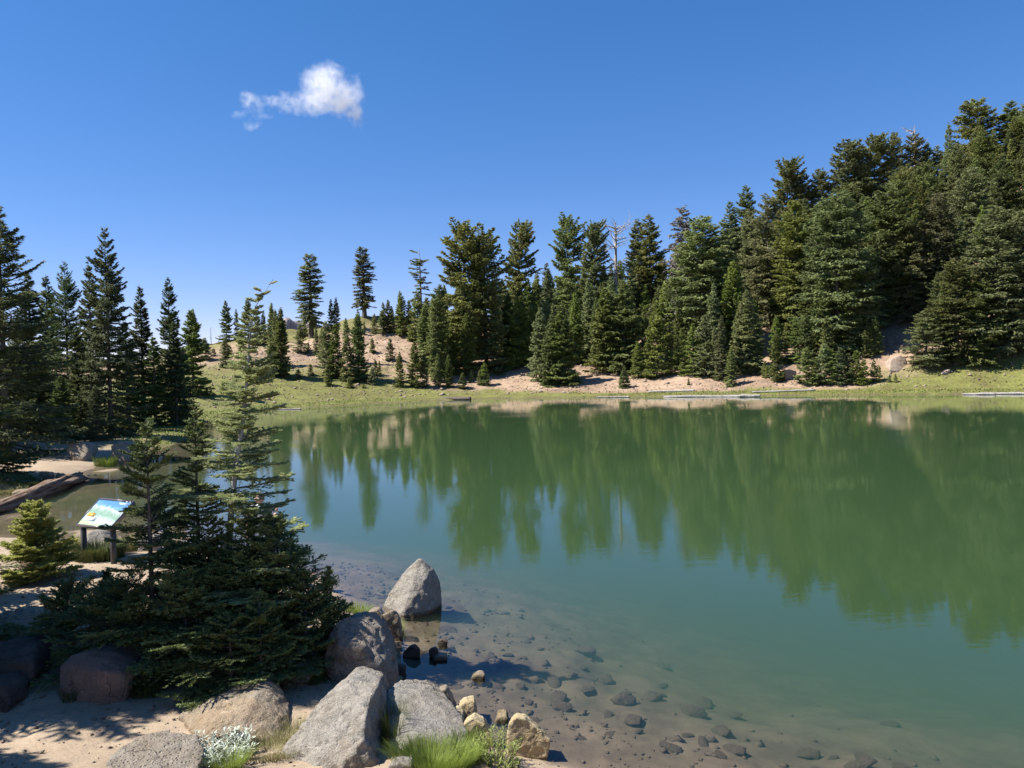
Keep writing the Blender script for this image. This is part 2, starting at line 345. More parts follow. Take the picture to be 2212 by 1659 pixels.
# a closed prism a little wider than the lake: its rim is buried in the banks
cen = P.mean(0); ring = []
def off_poly(d):
    n = len(P); out = []
    area = sum(P[i][0] * P[(i + 1) % n][1] - P[(i + 1) % n][0] * P[i][1] for i in range(n)); sg = 1 if area > 0 else -1
    for i in range(n):
        a, b, c = P[i - 1], P[i], P[(i + 1) % n]
        n1_ = np.array([(b - a)[1], -(b - a)[0]]) * sg; n1_ = n1_ / np.linalg.norm(n1_)
        n2_ = np.array([(c - b)[1], -(c - b)[0]]) * sg; n2_ = n2_ / np.linalg.norm(n2_)
        m_ = n1_ + n2_; m_ = m_ / max(np.linalg.norm(m_), .6); out.append(b + m_ * d)
    return out
op = off_poly(.75)
top = [bm.verts.new((p[0], p[1], 0)) for p in op]; bot = [bm.verts.new((p[0], p[1], -5.5)) for p in op]
ft = bm.faces.new(top); fb = bm.faces.new(bot[::-1])
for i in range(len(op)):
    j = (i + 1) % len(op); bm.faces.new((top[j], top[i], bot[i], bot[j]))
bmesh.ops.triangulate(bm, faces=[ft, fb]); bmesh.ops.recalc_face_normals(bm, faces=bm.faces)
wme = bpy.data.meshes.new('lake'); bm.to_mesh(wme); bm.free(); wme.materials.append(w.m)
tag(link('water', wme), 'calm green mountain lake mirroring the forest', kind='structure')
# ------------------------------------------------------------------ rocks
def hull_mesh(parts, vox, smooth_it, amp, seed, rough_scale=2.2, pits=0.0, extra=None):
    bm = bmesh.new()
    for pts in parts:
        b2 = bmesh.new()
        for p in pts: b2.verts.new(p)
        r = bmesh.ops.convex_hull(b2, input=b2.verts)
        for vtx in [e for e in r['geom_interior'] if isinstance(e, bmesh.types.BMVert)]: b2.verts.remove(vtx)
        tmp = bpy.data.meshes.new('t'); b2.to_mesh(tmp); b2.free(); bm.from_mesh(tmp); bpy.data.meshes.remove(tmp)
    me = bpy.data.meshes.new('h'); bm.to_mesh(me); bm.free()
    o = bpy.data.objects.new('h', me); COL.objects.link(o)
    md = o.modifiers.new('r', 'REMESH'); md.mode = 'VOXEL'; md.voxel_size = vox
    if smooth_it:
        ms = o.modifiers.new('s', 'SMOOTH'); ms.iterations = smooth_it; ms.factor = .5
    dg = bpy.context.evaluated_depsgraph_get(); out = bpy.data.meshes.new_from_object(o.evaluated_get(dg))
    bpy.data.objects.remove(o); bpy.data.meshes.remove(me)
    n = len(out.vertices); co = np.zeros(n * 3, np.float32); no = np.zeros(n * 3, np.float32)
    out.vertices.foreach_get('co', co); out.vertex_normals.foreach_get('vector', no)
    co = co.reshape(-1, 3); no = no.reshape(-1, 3); d = np.zeros(n)
    sv = Vector((seed * 7.3, seed * 3.1, seed * 1.9))
    for k in range(n):
        p = Vector(co[k]) * rough_scale + sv
        q = mn.noise(p) * .6 + (.35 - abs(mn.noise(p * 2.3))) * .5 + mn.noise(p * 5.1) * .22 + mn.noise(p * 11) * .13
        if pits:
            r_ = mn.noise(p * 3.1 + sv); q -= pits * max(0, r_ - .05) * 1.6
        d[k] = q
    co += no * (d * amp)[:, None]
    out.vertices.foreach_set('co', co.ravel()); out.polygons.foreach_set('use_smooth', np.ones(len(out.polygons), bool)); out.update()
    return out
def rock(name, label, pts, Y0, mat, thick=None, vox=.03, sm=3, amp=.05, seed=1, cat='boulder', base=None, group=None, pits=0, rs=2.2, parts=None):
    """pts: outline seen in the photograph [(px, py, dY)], dY metres in front (-) or behind (+) of Y0"""
    allp = []
    for pl in (parts or [pts]):
        W3 = [atY(p[0], p[1], Y0 + (p[2] if len(p) > 2 else 0)) for p in pl]
        xs = [p.x for p in W3]; zs = [p.z for p in W3]
        th = thick or .6 * (max(xs) - min(xs)); cxm = sum(xs) / len(xs); czm = min(zs)
        bk = []
        for p, s in zip(W3, pl):
            if len(s) > 2 and s[2] < 0 and len(s) > 3: continue
            bk.append(Vector((cxm + (p.x - cxm) * .8, p.y + th, czm + (p.z - czm) * .82)))
        gz = min(hz(cxm, W3[0].y), hz(cxm, W3[0].y + th), hz(min(xs), W3[0].y), hz(max(xs), W3[0].y)) - .1
        lo = [Vector((p.x, p.y, min(gz, min(zs) - .05))) for p in W3 if p.z < min(zs) + .35 * (max(zs) - min(zs))]
        allp.append(W3 + bk + lo)
    c = Vector((sum(p.x for q in allp for p in q) / sum(map(len, allp)), sum(p.y for q in allp for p in q) / sum(map(len, allp)), min(p.z for q in allp for p in q)))
    allp = [[p - c for p in q] for q in allp]
    me = hull_mesh(allp, vox, sm, amp, seed, rs, pits); me.materials.append(M[mat])
    o = link(name, me, None, c); return tag(o, label, cat, group)
def yg(px, py, z): return atz(px, py, z).y
def gY(px, py): return ground_hit(px, py, 4.5, 22).y
rock('pointed_boulder', 'tall pointed grey boulder standing in the water at the shore', [
    (905, 1207, .1), (868, 1240, .15), (838, 1290, .15), (818, 1330, .1), (826, 1362, -.15), (868, 1368, -.45), (905, 1365, -.4), (945, 1350, -.1), (955, 1318, .15), (950, 1262, .2), (935, 1228, .15),
    (893, 1250, -.12), (896, 1290, -.28), (925, 1240, -.05), (870, 1330, -.42), (922, 1345, -.3)], 13.1, 'rock_grey', .6, .022, 1, .045, 1, rs=2.6)
rock('mossy_stone', 'small mossy stone leaning on the left foot of the pointed boulder', [(826, 1330), (848, 1318), (862, 1335), (868, 1372), (835, 1385), (820, 1360)], gY(845, 1383), 'rock_tan', .3, .02, 3, .03, 2, 'stone')
rock('rounded_boulder', 'large rounded boulder dappled with tree shade at the water edge', [
    (760, 1328, .2), (722, 1345, .1), (700, 1390, 0), (702, 1440, -.1), (740, 1478, -.25), (800, 1492, -.3), (850, 1488, -.1), (858, 1450, .1), (850, 1400, .2), (825, 1352, .3), (795, 1333, .3), (780, 1400, -.3), (820, 1440, -.3), (740, 1400, -.25)],
    gY(790, 1485) + .25, 'rock_rough', .6, .025, 4, .06, 3, pits=.5, rs=3)
rock('tan_stone', 'small tan stone between the rounded and the pointed boulder', [(788, 1342), (795, 1320), (815, 1316), (830, 1335), (825, 1352), (800, 1355)], gY(808, 1354), 'rock_tan', .3, .02, 3, .03, 4, 'stone')
rock('split_boulder', 'big grey boulder with a dark right face at the bottom edge', None, gY(720, 1640) + .35, 'rock_grey', .6, .02, 2, .04, 5, pits=.9, rs=3.2, parts=[
    [(817, 1478, .25), (802, 1475, .3), (747, 1464, .4), (738, 1472, .4), (725, 1500, .3), (698, 1527, .15), (652, 1558, 0), (787, 1575, -.38), (792, 1535, -.22), (830, 1509, .35), (837, 1579, .3), (833, 1612, .2), (817, 1640, -.1), (640, 1660, -.3), (700, 1680, -.5), (790, 1680, -.45)],
    [(690, 1560, -.15), (652, 1562, -.1), (621, 1604, -.12), (581, 1656, -.25), (575, 1720, -.5), (705, 1598, -.4), (784, 1594, -.5), (814, 1630, -.4), (830, 1656, -.4), (840, 1720, -.6), (700, 1720, -.8)]])
rock('flat_boulder', 'flat topped grey slab of rock beside the split boulder', [
    (832, 1490, .6), (870, 1494, .7), (910, 1492, .75), (945, 1512, .7), (1010, 1580, .1), (1010, 1600, 0), (985, 1645, -.15), (960, 1650, -.2), (840, 1640, -.3), (838, 1560, .1), (900, 1590, -.2), (965, 1610, -.15), (850, 1545, .2)],
    gY(900, 1640) + .35, 'rock_grey', .45, .022, 2, .035, 6, rs=2.5)
yel = [('yellow_stone', 'yellow stone wedged between flat slab and water, uppermost', [(925, 1525), (945, 1493), (962, 1488), (975, 1510), (990, 1545), (962, 1550), (935, 1535)], gY(955, 1550)),
       ('yellow_stone', 'yellow stone with an angular top, right of the uppermost', [(985, 1530), (1005, 1518), (1025, 1515), (1030, 1542), (1015, 1562), (993, 1555)], gY(1010, 1562)),
       ('yellow_stone', 'oblong yellow stone above the bright grass tuft', [(1000, 1565), (1020, 1552), (1045, 1565), (1065, 1595), (1060, 1612), (1030, 1600), (1004, 1590)], gY(1040, 1612)),
       ('yellow_stone', 'little yellow stone touching the largest yellow stone', [(1068, 1562), (1074, 1550), (1095, 1549), (1101, 1560), (1095, 1572), (1075, 1573)], gY(1085, 1573)),
       ('yellow_stone', 'largest yellow stone sitting alone in the shallow water', [(1095, 1592), (1098, 1565), (1112, 1550), (1135, 1552), (1165, 1575), (1190, 1600), (1180, 1628), (1150, 1640), (1118, 1636), (1100, 1620)], gY(1140, 1638)),
       ('yellow_stone', 'small reddish yellow chip between the stones', [(972, 1548), (982, 1540), (1000, 1550), (1002, 1572), (985, 1568)], gY(985, 1570))]
for k, (n_, l_, p_, y_) in enumerate(yel):
    rock(n_, l_, p_, y_, 'rock_yellow' if k != 0 else 'rock_tan', .28, .016, 3, .03, 10 + k, 'stone', rs=4)
rock('low_boulder', 'low broad sunlit boulder lying in the sand', [(385, 1545, .2), (450, 1515, .35), (500, 1496, .4), (560, 1490, .35), (590, 1520, .2), (620, 1560, .05), (600, 1592, -.25), (520, 1610, -.4), (430, 1595, -.3), (540, 1530, -.05), (470, 1550, -.15)],
     gY(500, 1598) + .25, 'rock_tan', .5, .022, 4, .04, 20, pits=.3, rs=3)
rock('egg_boulder', 'big smooth reddish boulder in shade below the fir thicket', [(150, 1415, .2), (195, 1406, .2), (240, 1410, .2), (275, 1435, .1), (286, 1460, 0), (262, 1500, -.1), (240, 1520, -.15), (170, 1520, -.1), (130, 1490, 0), (125, 1440, .1), (225, 1450, -.25)],
     gY(205, 1518) + .12, 'rock_red', .6, .025, 6, .04, 21, rs=1.4)
rock('shaded_block', 'square dark block of rock in shade at the left edge', [(-40, 1398, .3), (20, 1382, .45), (72, 1378, .45), (78, 1395, .2), (70, 1430, -.1), (75, 1460, -.15), (40, 1495, -.25), (-40, 1490, -.25), (-40, 1430, -.1)],
     gY(30, 1490) + .2, 'rock_dark', .4, .025, 2, .025, 22, rs=1.6)
rock('hollow_boulder', 'tan boulder with hollows at the left edge, half in shade', [(-20, 1335, .2), (15, 1322, .3), (60, 1326, .3), (100, 1345, .2), (90, 1372, -.1), (40, 1385, -.2), (-20, 1380, -.2), (30, 1345, -.1)],
     gY(40, 1385) + .2, 'rock_tan', .5, .022, 3, .05, 23, pits=1.2, rs=3.4)
rock('buried_boulder', 'pale boulder mostly buried in sand at the bottom edge', [(232, 1632, .2), (280, 1618, .3), (340, 1614, .35), (400, 1628, .25), (430, 1660, 0), (400, 1700, -.3), (280, 1710, -.35), (225, 1670, -.1)],
     gY(330, 1690) + .2, 'rock_rough', .4, .022, 4, .03, 24, pits=.4, rs=3)
rock('corner_boulder', 'dark rounded rock cut by the left edge, lowest one', [(-40, 1470), (0, 1468, .1), (18, 1490), (22, 1525, -.1), (5, 1545, -.1), (-40, 1545)], gY(5, 1543) + .1, 'rock_dark', .4, .025, 4, .03, 25)
rock('bottom_stone', 'pale stone tip at the bottom edge below the split boulder', [(838, 1655), (860, 1648), (890, 1652), (900, 1672), (860, 1685), (835, 1675)], gY(860, 1680), 'rock_grey', .2, .018, 3, .02, 26, 'stone')
rock('shade_stone', 'small stone in shade under the right end of the fir thicket', [(590, 1450), (620, 1430), (655, 1435), (675, 1460), (650, 1480), (600, 1480)], gY(625, 1480), 'rock_rough', .3, .025, 4, .03, 27, 'stone')
# small stones breaking the surface
wet = [((870, 1408), (882, 1390), (895, 1383), (908, 1398), (905, 1418), (885, 1420)), ((925, 1398), (940, 1390), (948, 1402), (940, 1420), (928, 1412)),
       ((944, 1386), (955, 1377), (967, 1384), (960, 1394), (948, 1393)), ((935, 1420), (948, 1412), (966, 1414), (962, 1426), (942, 1426)),
       ((1018, 1462), (1034, 1452), (1047, 1456), (1044, 1466), (1025, 1467)), ((852, 1440), (864, 1430), (876, 1438), (872, 1456), (856, 1460))]
wl_ = ['black wet stone right below the pointed boulder, largest', 'black wet stone right of the largest wet one', 'dark stone nearest the right foot of the pointed boulder',
       'flat brown topped stone among the black wet ones', 'small tan stone alone in the shallows', 'dark stone against the right side of the rounded boulder']
for k, (q, l_) in enumerate(zip(wet, wl_)):
    rock('wet_stone', l_, [(a, max(p[1] for p in q) - (max(p[1] for p in q) - b) * .72) for a, b in q], yg(q[-1][0], max(p[1] for p in q), 0), 'rock_tan' if k in (3, 4) else 'rock_dark', .16, .014, 2, .02, 30 + k, 'stone', group='stones breaking the surface by the shore')
# boulders on the far side of the inlet and elsewhere
rock('bank_boulder', 'grey brown boulder on the sandy bank left of the pair', [(142, 972, .2), (150, 958, .4), (172, 954, .4), (190, 962, .3), (194, 978, .1), (180, 988, -.3), (158, 985, -.3)], yg(168, 985, .42), 'rock_tan', 1.0, .08, 3, .12, 40, rs=1.1)
rock('bank_boulder', 'larger upper boulder of the pair at the inlet', [(236, 966, .3), (250, 955, .4), (272, 953, .4), (293, 965, .3), (294, 990, -.1), (262, 992, -.1)], yg(268, 992, .15), 'rock_tan', 1.2, .08, 3, .12, 41, rs=1.1)
rock('bank_boulder', 'smaller front boulder of the pair at the inlet', [(238, 980, 0), (255, 972, .1), (272, 976, 0), (274, 990, -.2), (258, 1000, -.4), (240, 995, -.3)], yg(256, 998, 0), 'rock_tan', .8, .07, 3, .1, 42, rs=1.1)
rock('log_stone', 'pale square stone behind the fallen log', [(81, 1030), (84, 1020), (105, 1020), (104, 1034), (85, 1036)], yg(92, 1034, 0), 'rock_tan', .5, .06, 2, .05, 43, 'stone')
rock('log_stone', 'pale rounded stone perched against the fallen log', [(117, 1030), (122, 1021), (133, 1024), (134, 1034), (120, 1035)], yg(124, 1034, 0), 'rock_tan', .4, .06, 3, .05, 44, 'stone')
rock('log_stone', 'flat pale stone left of the fallen log', [(22, 1064), (36, 1058), (55, 1060), (52, 1068), (26, 1070)], yg(36, 1068, 0), 'rock_tan', .7, .06, 3, .05, 45, 'stone')
rock('sign_boulder', 'rounded grey boulder behind the information sign', [(182, 1165, 0), (190, 1150, .1), (206, 1143, .2), (222, 1148, .2), (234, 1165, .1), (232, 1185, -.1), (185, 1188, -.1)], yg(206, 1190, .3), 'rock_grey', .5, .04, 4, .04, 46)
rock('white_boulder', 'sunlit white rock seen through the firs at the shore', [(505, 1190), (525, 1184), (550, 1186), (560, 1200), (545, 1215), (510, 1212)], 14.6, 'rock_grey', .5, .04, 3, .05, 47)
rock('white_boulder', 'pale sunlit rock right of the sign seen through fir branches', [(295, 1165), (315, 1155), (335, 1160), (340, 1178), (320, 1188), (298, 1184)], 16.6, 'rock_grey', .5, .04, 3, .05, 48)
p = ground_hit(1942, 795)
rock('pale_boulder', 'pale angular boulder on the scree right of the sapling thicket', [(1923, 777, 0), (1945, 766, 1), (1958, 775, 1), (1962, 797, 0), (1940, 803, -1), (1921, 798, -1)], p.y, 'talus', 2, .15, 1, .1, 49, rs=.6)
rock('pale_boulder', 'pale rock in the scree behind the waterside saplings', [(1690, 800), (1705, 797), (1722, 802), (1720, 820), (1695, 820)], ground_hit(1705, 820).y, 'talus', 1.5, .15, 2, .1, 50, rs=.6)
rock('pale_boulder', 'thin white rock on the grass rise right of the sapling thicket', [(2035, 806), (2048, 798), (2054, 798), (2052, 806), (2038, 810)], ground_hit(2045, 808).y, 'talus', .8, .12, 1, .08, 51, rs=.6)
rock('bush_stone', 'tan stone half under the bright green bush fir', [(38, 1210), (55, 1202), (70, 1205), (75, 1225), (45, 1228)], gY(55, 1226), 'rock_tan', .3, .03, 3, .03, 52, 'stone')
# submerged and scattered stones: a few shapes shared by many single stones
rng = np.random.default_rng(5)
stone_me = []
for k in range(6):
    pts = rng.normal(size=(20, 3)); pts /= np.linalg.norm(pts, axis=1)[:, None]; pts *= np.array([1, .72, .33]) * rng.uniform(.8, 1.1, (20, 1))
    m_ = hull_mesh([[Vector(q) for q in pts]], .16, 2, .08, 60 + k, 1.5); m_.materials.append(M['rock_bed']); stone_me.append(m_)
cand = 0; placed = []
while len(placed) < 85 and cand < 6000:
    cand += 1
    px = rng.uniform(720, 2000); py = rng.uniform(1290, 1690) ; q = atz(px, py, -.35)
    s = float(sdf(np.array([q.x]), np.array([q.y]))[0])
    if s > -.1 or s < -4.5 or rng.random() > math.exp(s / 1.35) * 1.2: continue
    r_ = (.06 + rng.gamma(1.6, .07)) * (1.3 if s < -2 else 1)
    if any((q.x - a) ** 2 + (q.y - b) ** 2 < (r_ + c) ** 2 * .8 for a, b, c in placed): continue
    placed.append((q.x, q.y, r_))
    z = hz(q.x, q.y); o = link('sunken_stone', stone_me[len(placed) % 6], None, (q.x, q.y, min(z + r_ * .15, -.06 - r_ * .42)))
    o.scale = (r_, r_, r_); o.rotation_euler = (rng.uniform(-.3, .3), rng.uniform(-.3, .3), rng.uniform(0, 6.3))
    tag(o, 'brown stone lying under the shallow water near the shore', 'stone', 'stones lying under the water')
def scatter_stones(name, label, pts, sizes, mat, seed):
    """many tiny stones as one object of stuff: squashed octahedra"""
    r = np.random.default_rng(seed); n = len(pts)
    base = np.array([(1, 0, 0), (0, 1, 0), (-1, 0, 0), (0, -1, 0), (0, 0, .8), (0, 0, -.8)], float)
    Fq = np.array([(0, 1, 4), (1, 2, 4), (2, 3, 4), (3, 0, 4), (1, 0, 5), (2, 1, 5), (3, 2, 5), (0, 3, 5)])
    Vv = base[None] * r.uniform(.55, 1.2, (n, 6, 1)) * sizes[:, None, None] * np.array([1, .8, .6])
    a = r.uniform(0, 6.28, n); ca, sa = np.cos(a)[:, None], np.sin(a)[:, None]
    x = Vv[..., 0] * ca - Vv[..., 1] * sa; y = Vv[..., 0] * sa + Vv[..., 1] * ca
    Vv = np.stack([x, y, Vv[..., 2] + x * r.uniform(-.3, .3, (n, 1))], -1) + pts[:, None, :]
    FF = (Fq[None] + (np.arange(n) * 6)[:, None, None]).reshape(-1, 3)
    return tag(link(name, mesh_arrays(name, Vv.reshape(-1, 3), FF, mat)), label, kind='stuff')
n = 9000; x = rng.uniform(-11, 2, n); y = rng.uniform(5.8, 16.5, n); s = sdf(x, y); k = (s > -.4) & (rng.random(n) < .35 + .65 * vn(x * 1.2, y * 1.2) ** 2)
x, y = x[k], y[k]; sz = rng.gamma(1.6, .008, len(x)) + .006
scatter_stones('pebbles', 'small pebbles strewn over the sandy shore', np.stack([x, y, height(x, y) + sz * .2], -1), sz, M['rock_tan'], 1)
n = 5000; x = rng.uniform(-10, 0, n); y = rng.uniform(6, 15, n); s = sdf(x, y); k = (s > .3) & (rng.random(n) < vn2(x * .9, y * .9) ** 2); x, y = x[k], y[k]; sz = rng.gamma(1.5, .006, len(x)) + .006
scatter_stones('litter', 'bits of bark and cones scattered on the sand', np.stack([x, y, height(x, y) + sz * .3], -1), sz, M['bark'], 4)
n = 26000; x = rng.uniform(-6, 9, n); y = rng.uniform(6, 17, n); s = sdf(x, y); k = (s < -.02) & (rng.random(n) < np.exp(s / .95) * (.2 + 1.1 * vn(x * 1.1, y * 1.1))); x, y = x[k], y[k]; sz = rng.gamma(1.5, .022, len(x)) + .012
zb = height(x, y); scatter_stones('lake_gravel', 'brown gravel and cobbles on the lake bed by the shore', np.stack([x, y, np.minimum(zb + sz * .1, -.03 - sz)], -1), sz, M['rock_bed'], 3)
n = 16000; x = rng.uniform(-75, 75, n); y = rng.uniform(80, 165, n); s = sdf(x, y)
k = (s > 4) & (s < 60) & (rng.random(n) < .25 + vn(x * .15, y * .15)) ; x, y = x[k], y[k]; sz = rng.gamma(1.8, .06, len(x)) + .06
scatter_stones('scree', 'loose stones scattered on the slope across the lake', np.stack([x, y, height(x, y) + sz * .1], -1), sz, M['talus'], 2)
print('rocks', time.time() - T0)
# ------------------------------------------------------------------ conifers
def tube(path, rad, sides=7):
    path = np.asarray(path, float); rad = np.asarray(rad, float); n = len(path)
    d = np.gradient(path, axis=0); d /= np.linalg.norm(d, axis=1)[:, None] + 1e-9
    ref = np.where(np.abs(d[:, 2:3]) > .9, np.array([[1., 0, 0]]), np.array([[0, 0, 1.]]))
    a = np.cross(d, ref); a /= np.linalg.norm(a, axis=1)[:, None] + 1e-9; b = np.cross(d, a)
    th = np.arange(sides) * 2 * np.pi / sides
    V = path[:, None] + rad[:, None, None] * (np.cos(th)[None, :, None] * a[:, None] + np.sin(th)[None, :, None] * b[:, None])
    V = V.reshape(-1, 3); i = np.arange(n - 1)[:, None] * sides; j = np.arange(sides)[None]; j2 = (j + 1) % sides
    Fq = np.stack([i + j, i + j2, i + sides + j2, i + sides + j], -1).reshape(-1, 4)
    return V, Fq
def join(lst):
    V = []; Fq = []; o = 0
    for v, f in lst: V.append(v); Fq.append(f + o); o += len(v)
    return np.concatenate(V), np.concatenate(Fq)
def conifer(seed, H, prof, z0=.03, wstep=.4, per=6, elev=(-.05, .9), droop=.25, curl=.15, N=9000, leaf=(.26, .1), tw=.42, twq=9, trunk_r=.16, lean=None,
            irr=.25, gaps=.12, fol='fol_far', bark='bark', limb=True, flag=0.0, needle=False, tipsag=0., leader=1.0, sides=7, hang=.38):
    """prof(f): half-width of the crown at height fraction f; returns trunk and crown meshes, height H"""
    r = np.random.default_rng(seed)
    lean = lean or (lambda z: (0 * z, 0 * z))
    zs = []
    z = z0 * H
    while z < H * .985:
        k = per if z < H * .85 else max(3, per - 2)
        for q in range(k): zs.append(min(z + r.uniform(-.5, .5) * wstep * .7, H * .99))
        z += wstep * (1.0 - .55 * (z / H)) * r.uniform(.75, 1.25)
    zs = np.array(zs); nb = len(zs); f = zs / H
    az = r.uniform(0, 6.283, nb)
    # uneven crown: sectors and tiers that are thin or missing
    secn = VN(seed + 77); den = secn(az * .8 + 3, f * 9) ; L = np.array([prof(q) for q in f]) * (1 + irr * (r.normal(size=nb) * .45) + irr * 1.4 * (den - .5))
    if flag: L *= 1 + flag * np.cos(az)
    keep = (r.random(nb) > gaps) & (den > gaps * .9); zs, az, L, f = zs[keep], az[keep], np.maximum(L[keep], .05), f[keep]; nb = len(zs)
    el = elev[0] + (elev[1] - elev[0]) * f ** 1.4 + r.normal(size=nb) * .09
    dr = droop * (1 - .6 * f) * r.uniform(.6, 1.4, nb)
    lx, ly = lean(zs)
    O = np.stack([lx, ly, zs], -1); D = np.stack([np.cos(az), np.sin(az), 0 * az], -1); Sd = np.stack([-np.sin(az), np.cos(az), 0 * az], -1)
    bend = r.normal(size=nb) * .18
    def Bp(i, t):
        Lt = L[i] * t
        zoff = L[i] * (np.tan(el[i]) * t - dr[i] * t ** 2 + curl * t ** 3)
        return O[i] + D[i] * Lt[:, None] + Sd[i] * (bend[i] * L[i] * t * t)[:, None] + np.stack([0 * t, 0 * t, zoff], -1)
    wgt = L ** 1.45 + .02; wgt /= wgt.sum()
    i = r.choice(nb, N, p=wgt)
    t = r.uniform(.01, 1, N) ** .62; main = r.random(N) < .22
    tq = (np.floor(t * twq) + .5) / twq
    side = np.where(r.random(N) < .5, -1., 1.); s = r.random(N) ** .8
    tab = r.uniform(.55, 1.2, (nb, twq + 1, 2)); tab2 = r.normal(size=(nb, twq + 1, 2)) * .16
    qi = np.minimum((t * twq).astype(int), twq); sj = (side > 0).astype(int)
    tl = (L[i] * tw * (1.02 - tq) ** .75 + .10 * L[i] ** .5) * tab[i, qi, sj]
    tt = np.where(main, t, tq); base = Bp(i, tt)
    e2 = Bp(i, np.minimum(tt + .03, 1.03)) - Bp(i, tt); e2 /= np.linalg.norm(e2, axis=1)[:, None] + 1e-9
    ang = .9 + tab2[i, qi, sj]
    td = e2 * np.cos(ang)[:, None] + Sd[i] * (side * np.sin(ang))[:, None]
    td = np.where(main[:, None], e2, td); s = np.where(main, 0, s)
    pos = base + td * (s * tl)[:, None]; pos[:, 2] += tab2[i, qi, sj] * s * tl * .8 - tipsag * (s * tl) ** 2
    dirv = td + r.normal(size=(N, 3)) * np.array([.25, .25, .18]); dirv[:, 2] -= 0 if needle else hang
    if needle:
        sg2 = np.where(r.random(N) < .5, -1., 1.)[:, None]; perp = np.cross(td, np.array([0, 0, 1.])); dirv = td * .65 + perp * sg2 * .75 + r.normal(size=(N, 3)) * .22; dirv[:, 2] += .18
    dirv /= np.linalg.norm(dirv, axis=1)[:, None] + 1e-9
    sidev = np.cross(dirv, np.array([0, 0, 1.]) + r.normal(size=(N, 3)) * (.85 if needle else .5)); sidev /= np.linalg.norm(sidev, axis=1)[:, None] + 1e-9
    ll = leaf[0] * r.uniform(.6, 1.25, N); ww = leaf[1] * r.uniform(.7, 1.3, N)
    V = np.stack([pos - sidev * ww[:, None] * .5 - dirv * ll[:, None] * .15, pos + sidev * ww[:, None] * .5 - dirv * ll[:, None] * .15, pos + dirv * ll[:, None]], 1)
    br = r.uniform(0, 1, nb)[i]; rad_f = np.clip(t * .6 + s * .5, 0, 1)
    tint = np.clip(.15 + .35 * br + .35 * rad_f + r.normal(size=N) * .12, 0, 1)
    # leader shoot
    crown = mesh_arrays('crown', V.reshape(-1, 3), np.arange(N * 3).reshape(-1, 3), M[fol], False, {'tint': np.repeat(tint, 3)})
    zt = np.linspace(-.4, H * leader, 16); tx, ty = lean(np.maximum(zt, 0)); wob_ = np.random.default_rng(seed + 5).normal(size=(16, 2)).cumsum(0) * .006 * H * .15
    rr = trunk_r * np.maximum(1 - np.maximum(zt, 0) / H, .03) ** .85 * (1 + .35 * np.exp(-np.maximum(zt, 0) / .4)); 
    parts_ = [tube(np.stack([tx + wob_[:, 0] * 0, ty, zt], -1), rr, sides)]
    if limb:
        idx = np.argsort(-L)[:int(nb * (.95 if needle else .55))]
        for q in idx:
            tt_ = np.array([0, .35, .7, .98]); qq = np.full(4, q)
            parts_.append(tube(Bp(qq, tt_), np.array([1, .7, .4, .1]) * (trunk_r * .10 + .004 + .008 * L[q]), 3))
    TV, TF = join(parts_)
    trunk = mesh_arrays('trunk', TV, TF, M[bark], True)
    return dict(H=H, trunk=trunk, crown=crown, w=max(prof(q) for q in np.linspace(0, 1, 20)))
def snag(seed, H, spread, n=26, top=.9, low=.3):
    r = np.random.default_rng(seed); parts_ = [tube([(0, 0, -.4), (.05, 0, H * .3), (0, .06, H * .6), (.08, 0, H * .85), (.1, 0, H)], [.3, .24, .17, .1, .03], 7)]
    for k in range(n):
        z = H * r.uniform(low, top); a = r.uniform(0, 6.28); L = spread * r.uniform(.4, 1.1); u_ = r.uniform(.1, .9)
        p = np.array([0, 0, z]); d = np.array([math.cos(a), math.sin(a), u_ * .7 * z / H]); path = [p.copy()]
        for q in range(5): d = d + r.normal(size=3) * .22 + np.array([0, 0, .06]); p = p + d / np.linalg.norm(d) * L / 5; path.append(p.copy())
        parts_.append(tube(path, [.06, .05, .038, .026, .015, .006], 4))
        for q in (2, 3, 4):
            d2 = d + r.normal(size=3) * .9; d2 /= np.linalg.norm(d2); p0 = path[q]
            parts_.append(tube([p0, p0 + d2 * L * .2, p0 + d2 * L * .38 + np.array([0, 0, .06 * L])], [.025, .014, .005], 3))
    TV, TF = join(parts_); return dict(H=H, trunk=mesh_arrays('trunk', TV, TF, M['deadwood'], True), crown=None, w=spread)
I = np.interp
def pr(*a):                                                       # crown profile through (fraction, half-width) pairs
    xs = a[0::2]; ys = a[1::2]; return lambda f: float(I(f, xs, ys))
KIND = {}
# young firs of the far shore: dense, tapering, in tiers
KIND['young'] = [conifer(100 + k, 8, pr(0, 1.5, .08, 1.75, .4, 1.35 + .12 * (k % 2), .7, .85, .88, .38, 1, .06), .01, .36, 8, (-.15, .5), .18, .24, 17000, (.26, .13), .42, 9, .12, irr=.3 + .04 * k, gaps=.02 + .015 * k, limb=False) for k in range(6)]
KIND['narrow'] = [conifer(120 + k, 9, pr(0, 1.1, .12, 1.32, .5, 1.0, .8, .5, 1, .05), .01, .38, 7, (-.22, .45), .2, .2, 17000, (.25, .115), .42, 9, .11, irr=.35, gaps=.04, limb=False) for k in range(3)]
KIND['sapling'] = [conifer(140 + k, 3, pr(0, .72, .12, .8, .5, .55, .85, .2, 1, .03), .02, .24, 7, (-.05, .6), .12, .2, 5500, (.18, .085), .42, 7, .04, irr=.35, gaps=.06, limb=False) for k in range(3)]
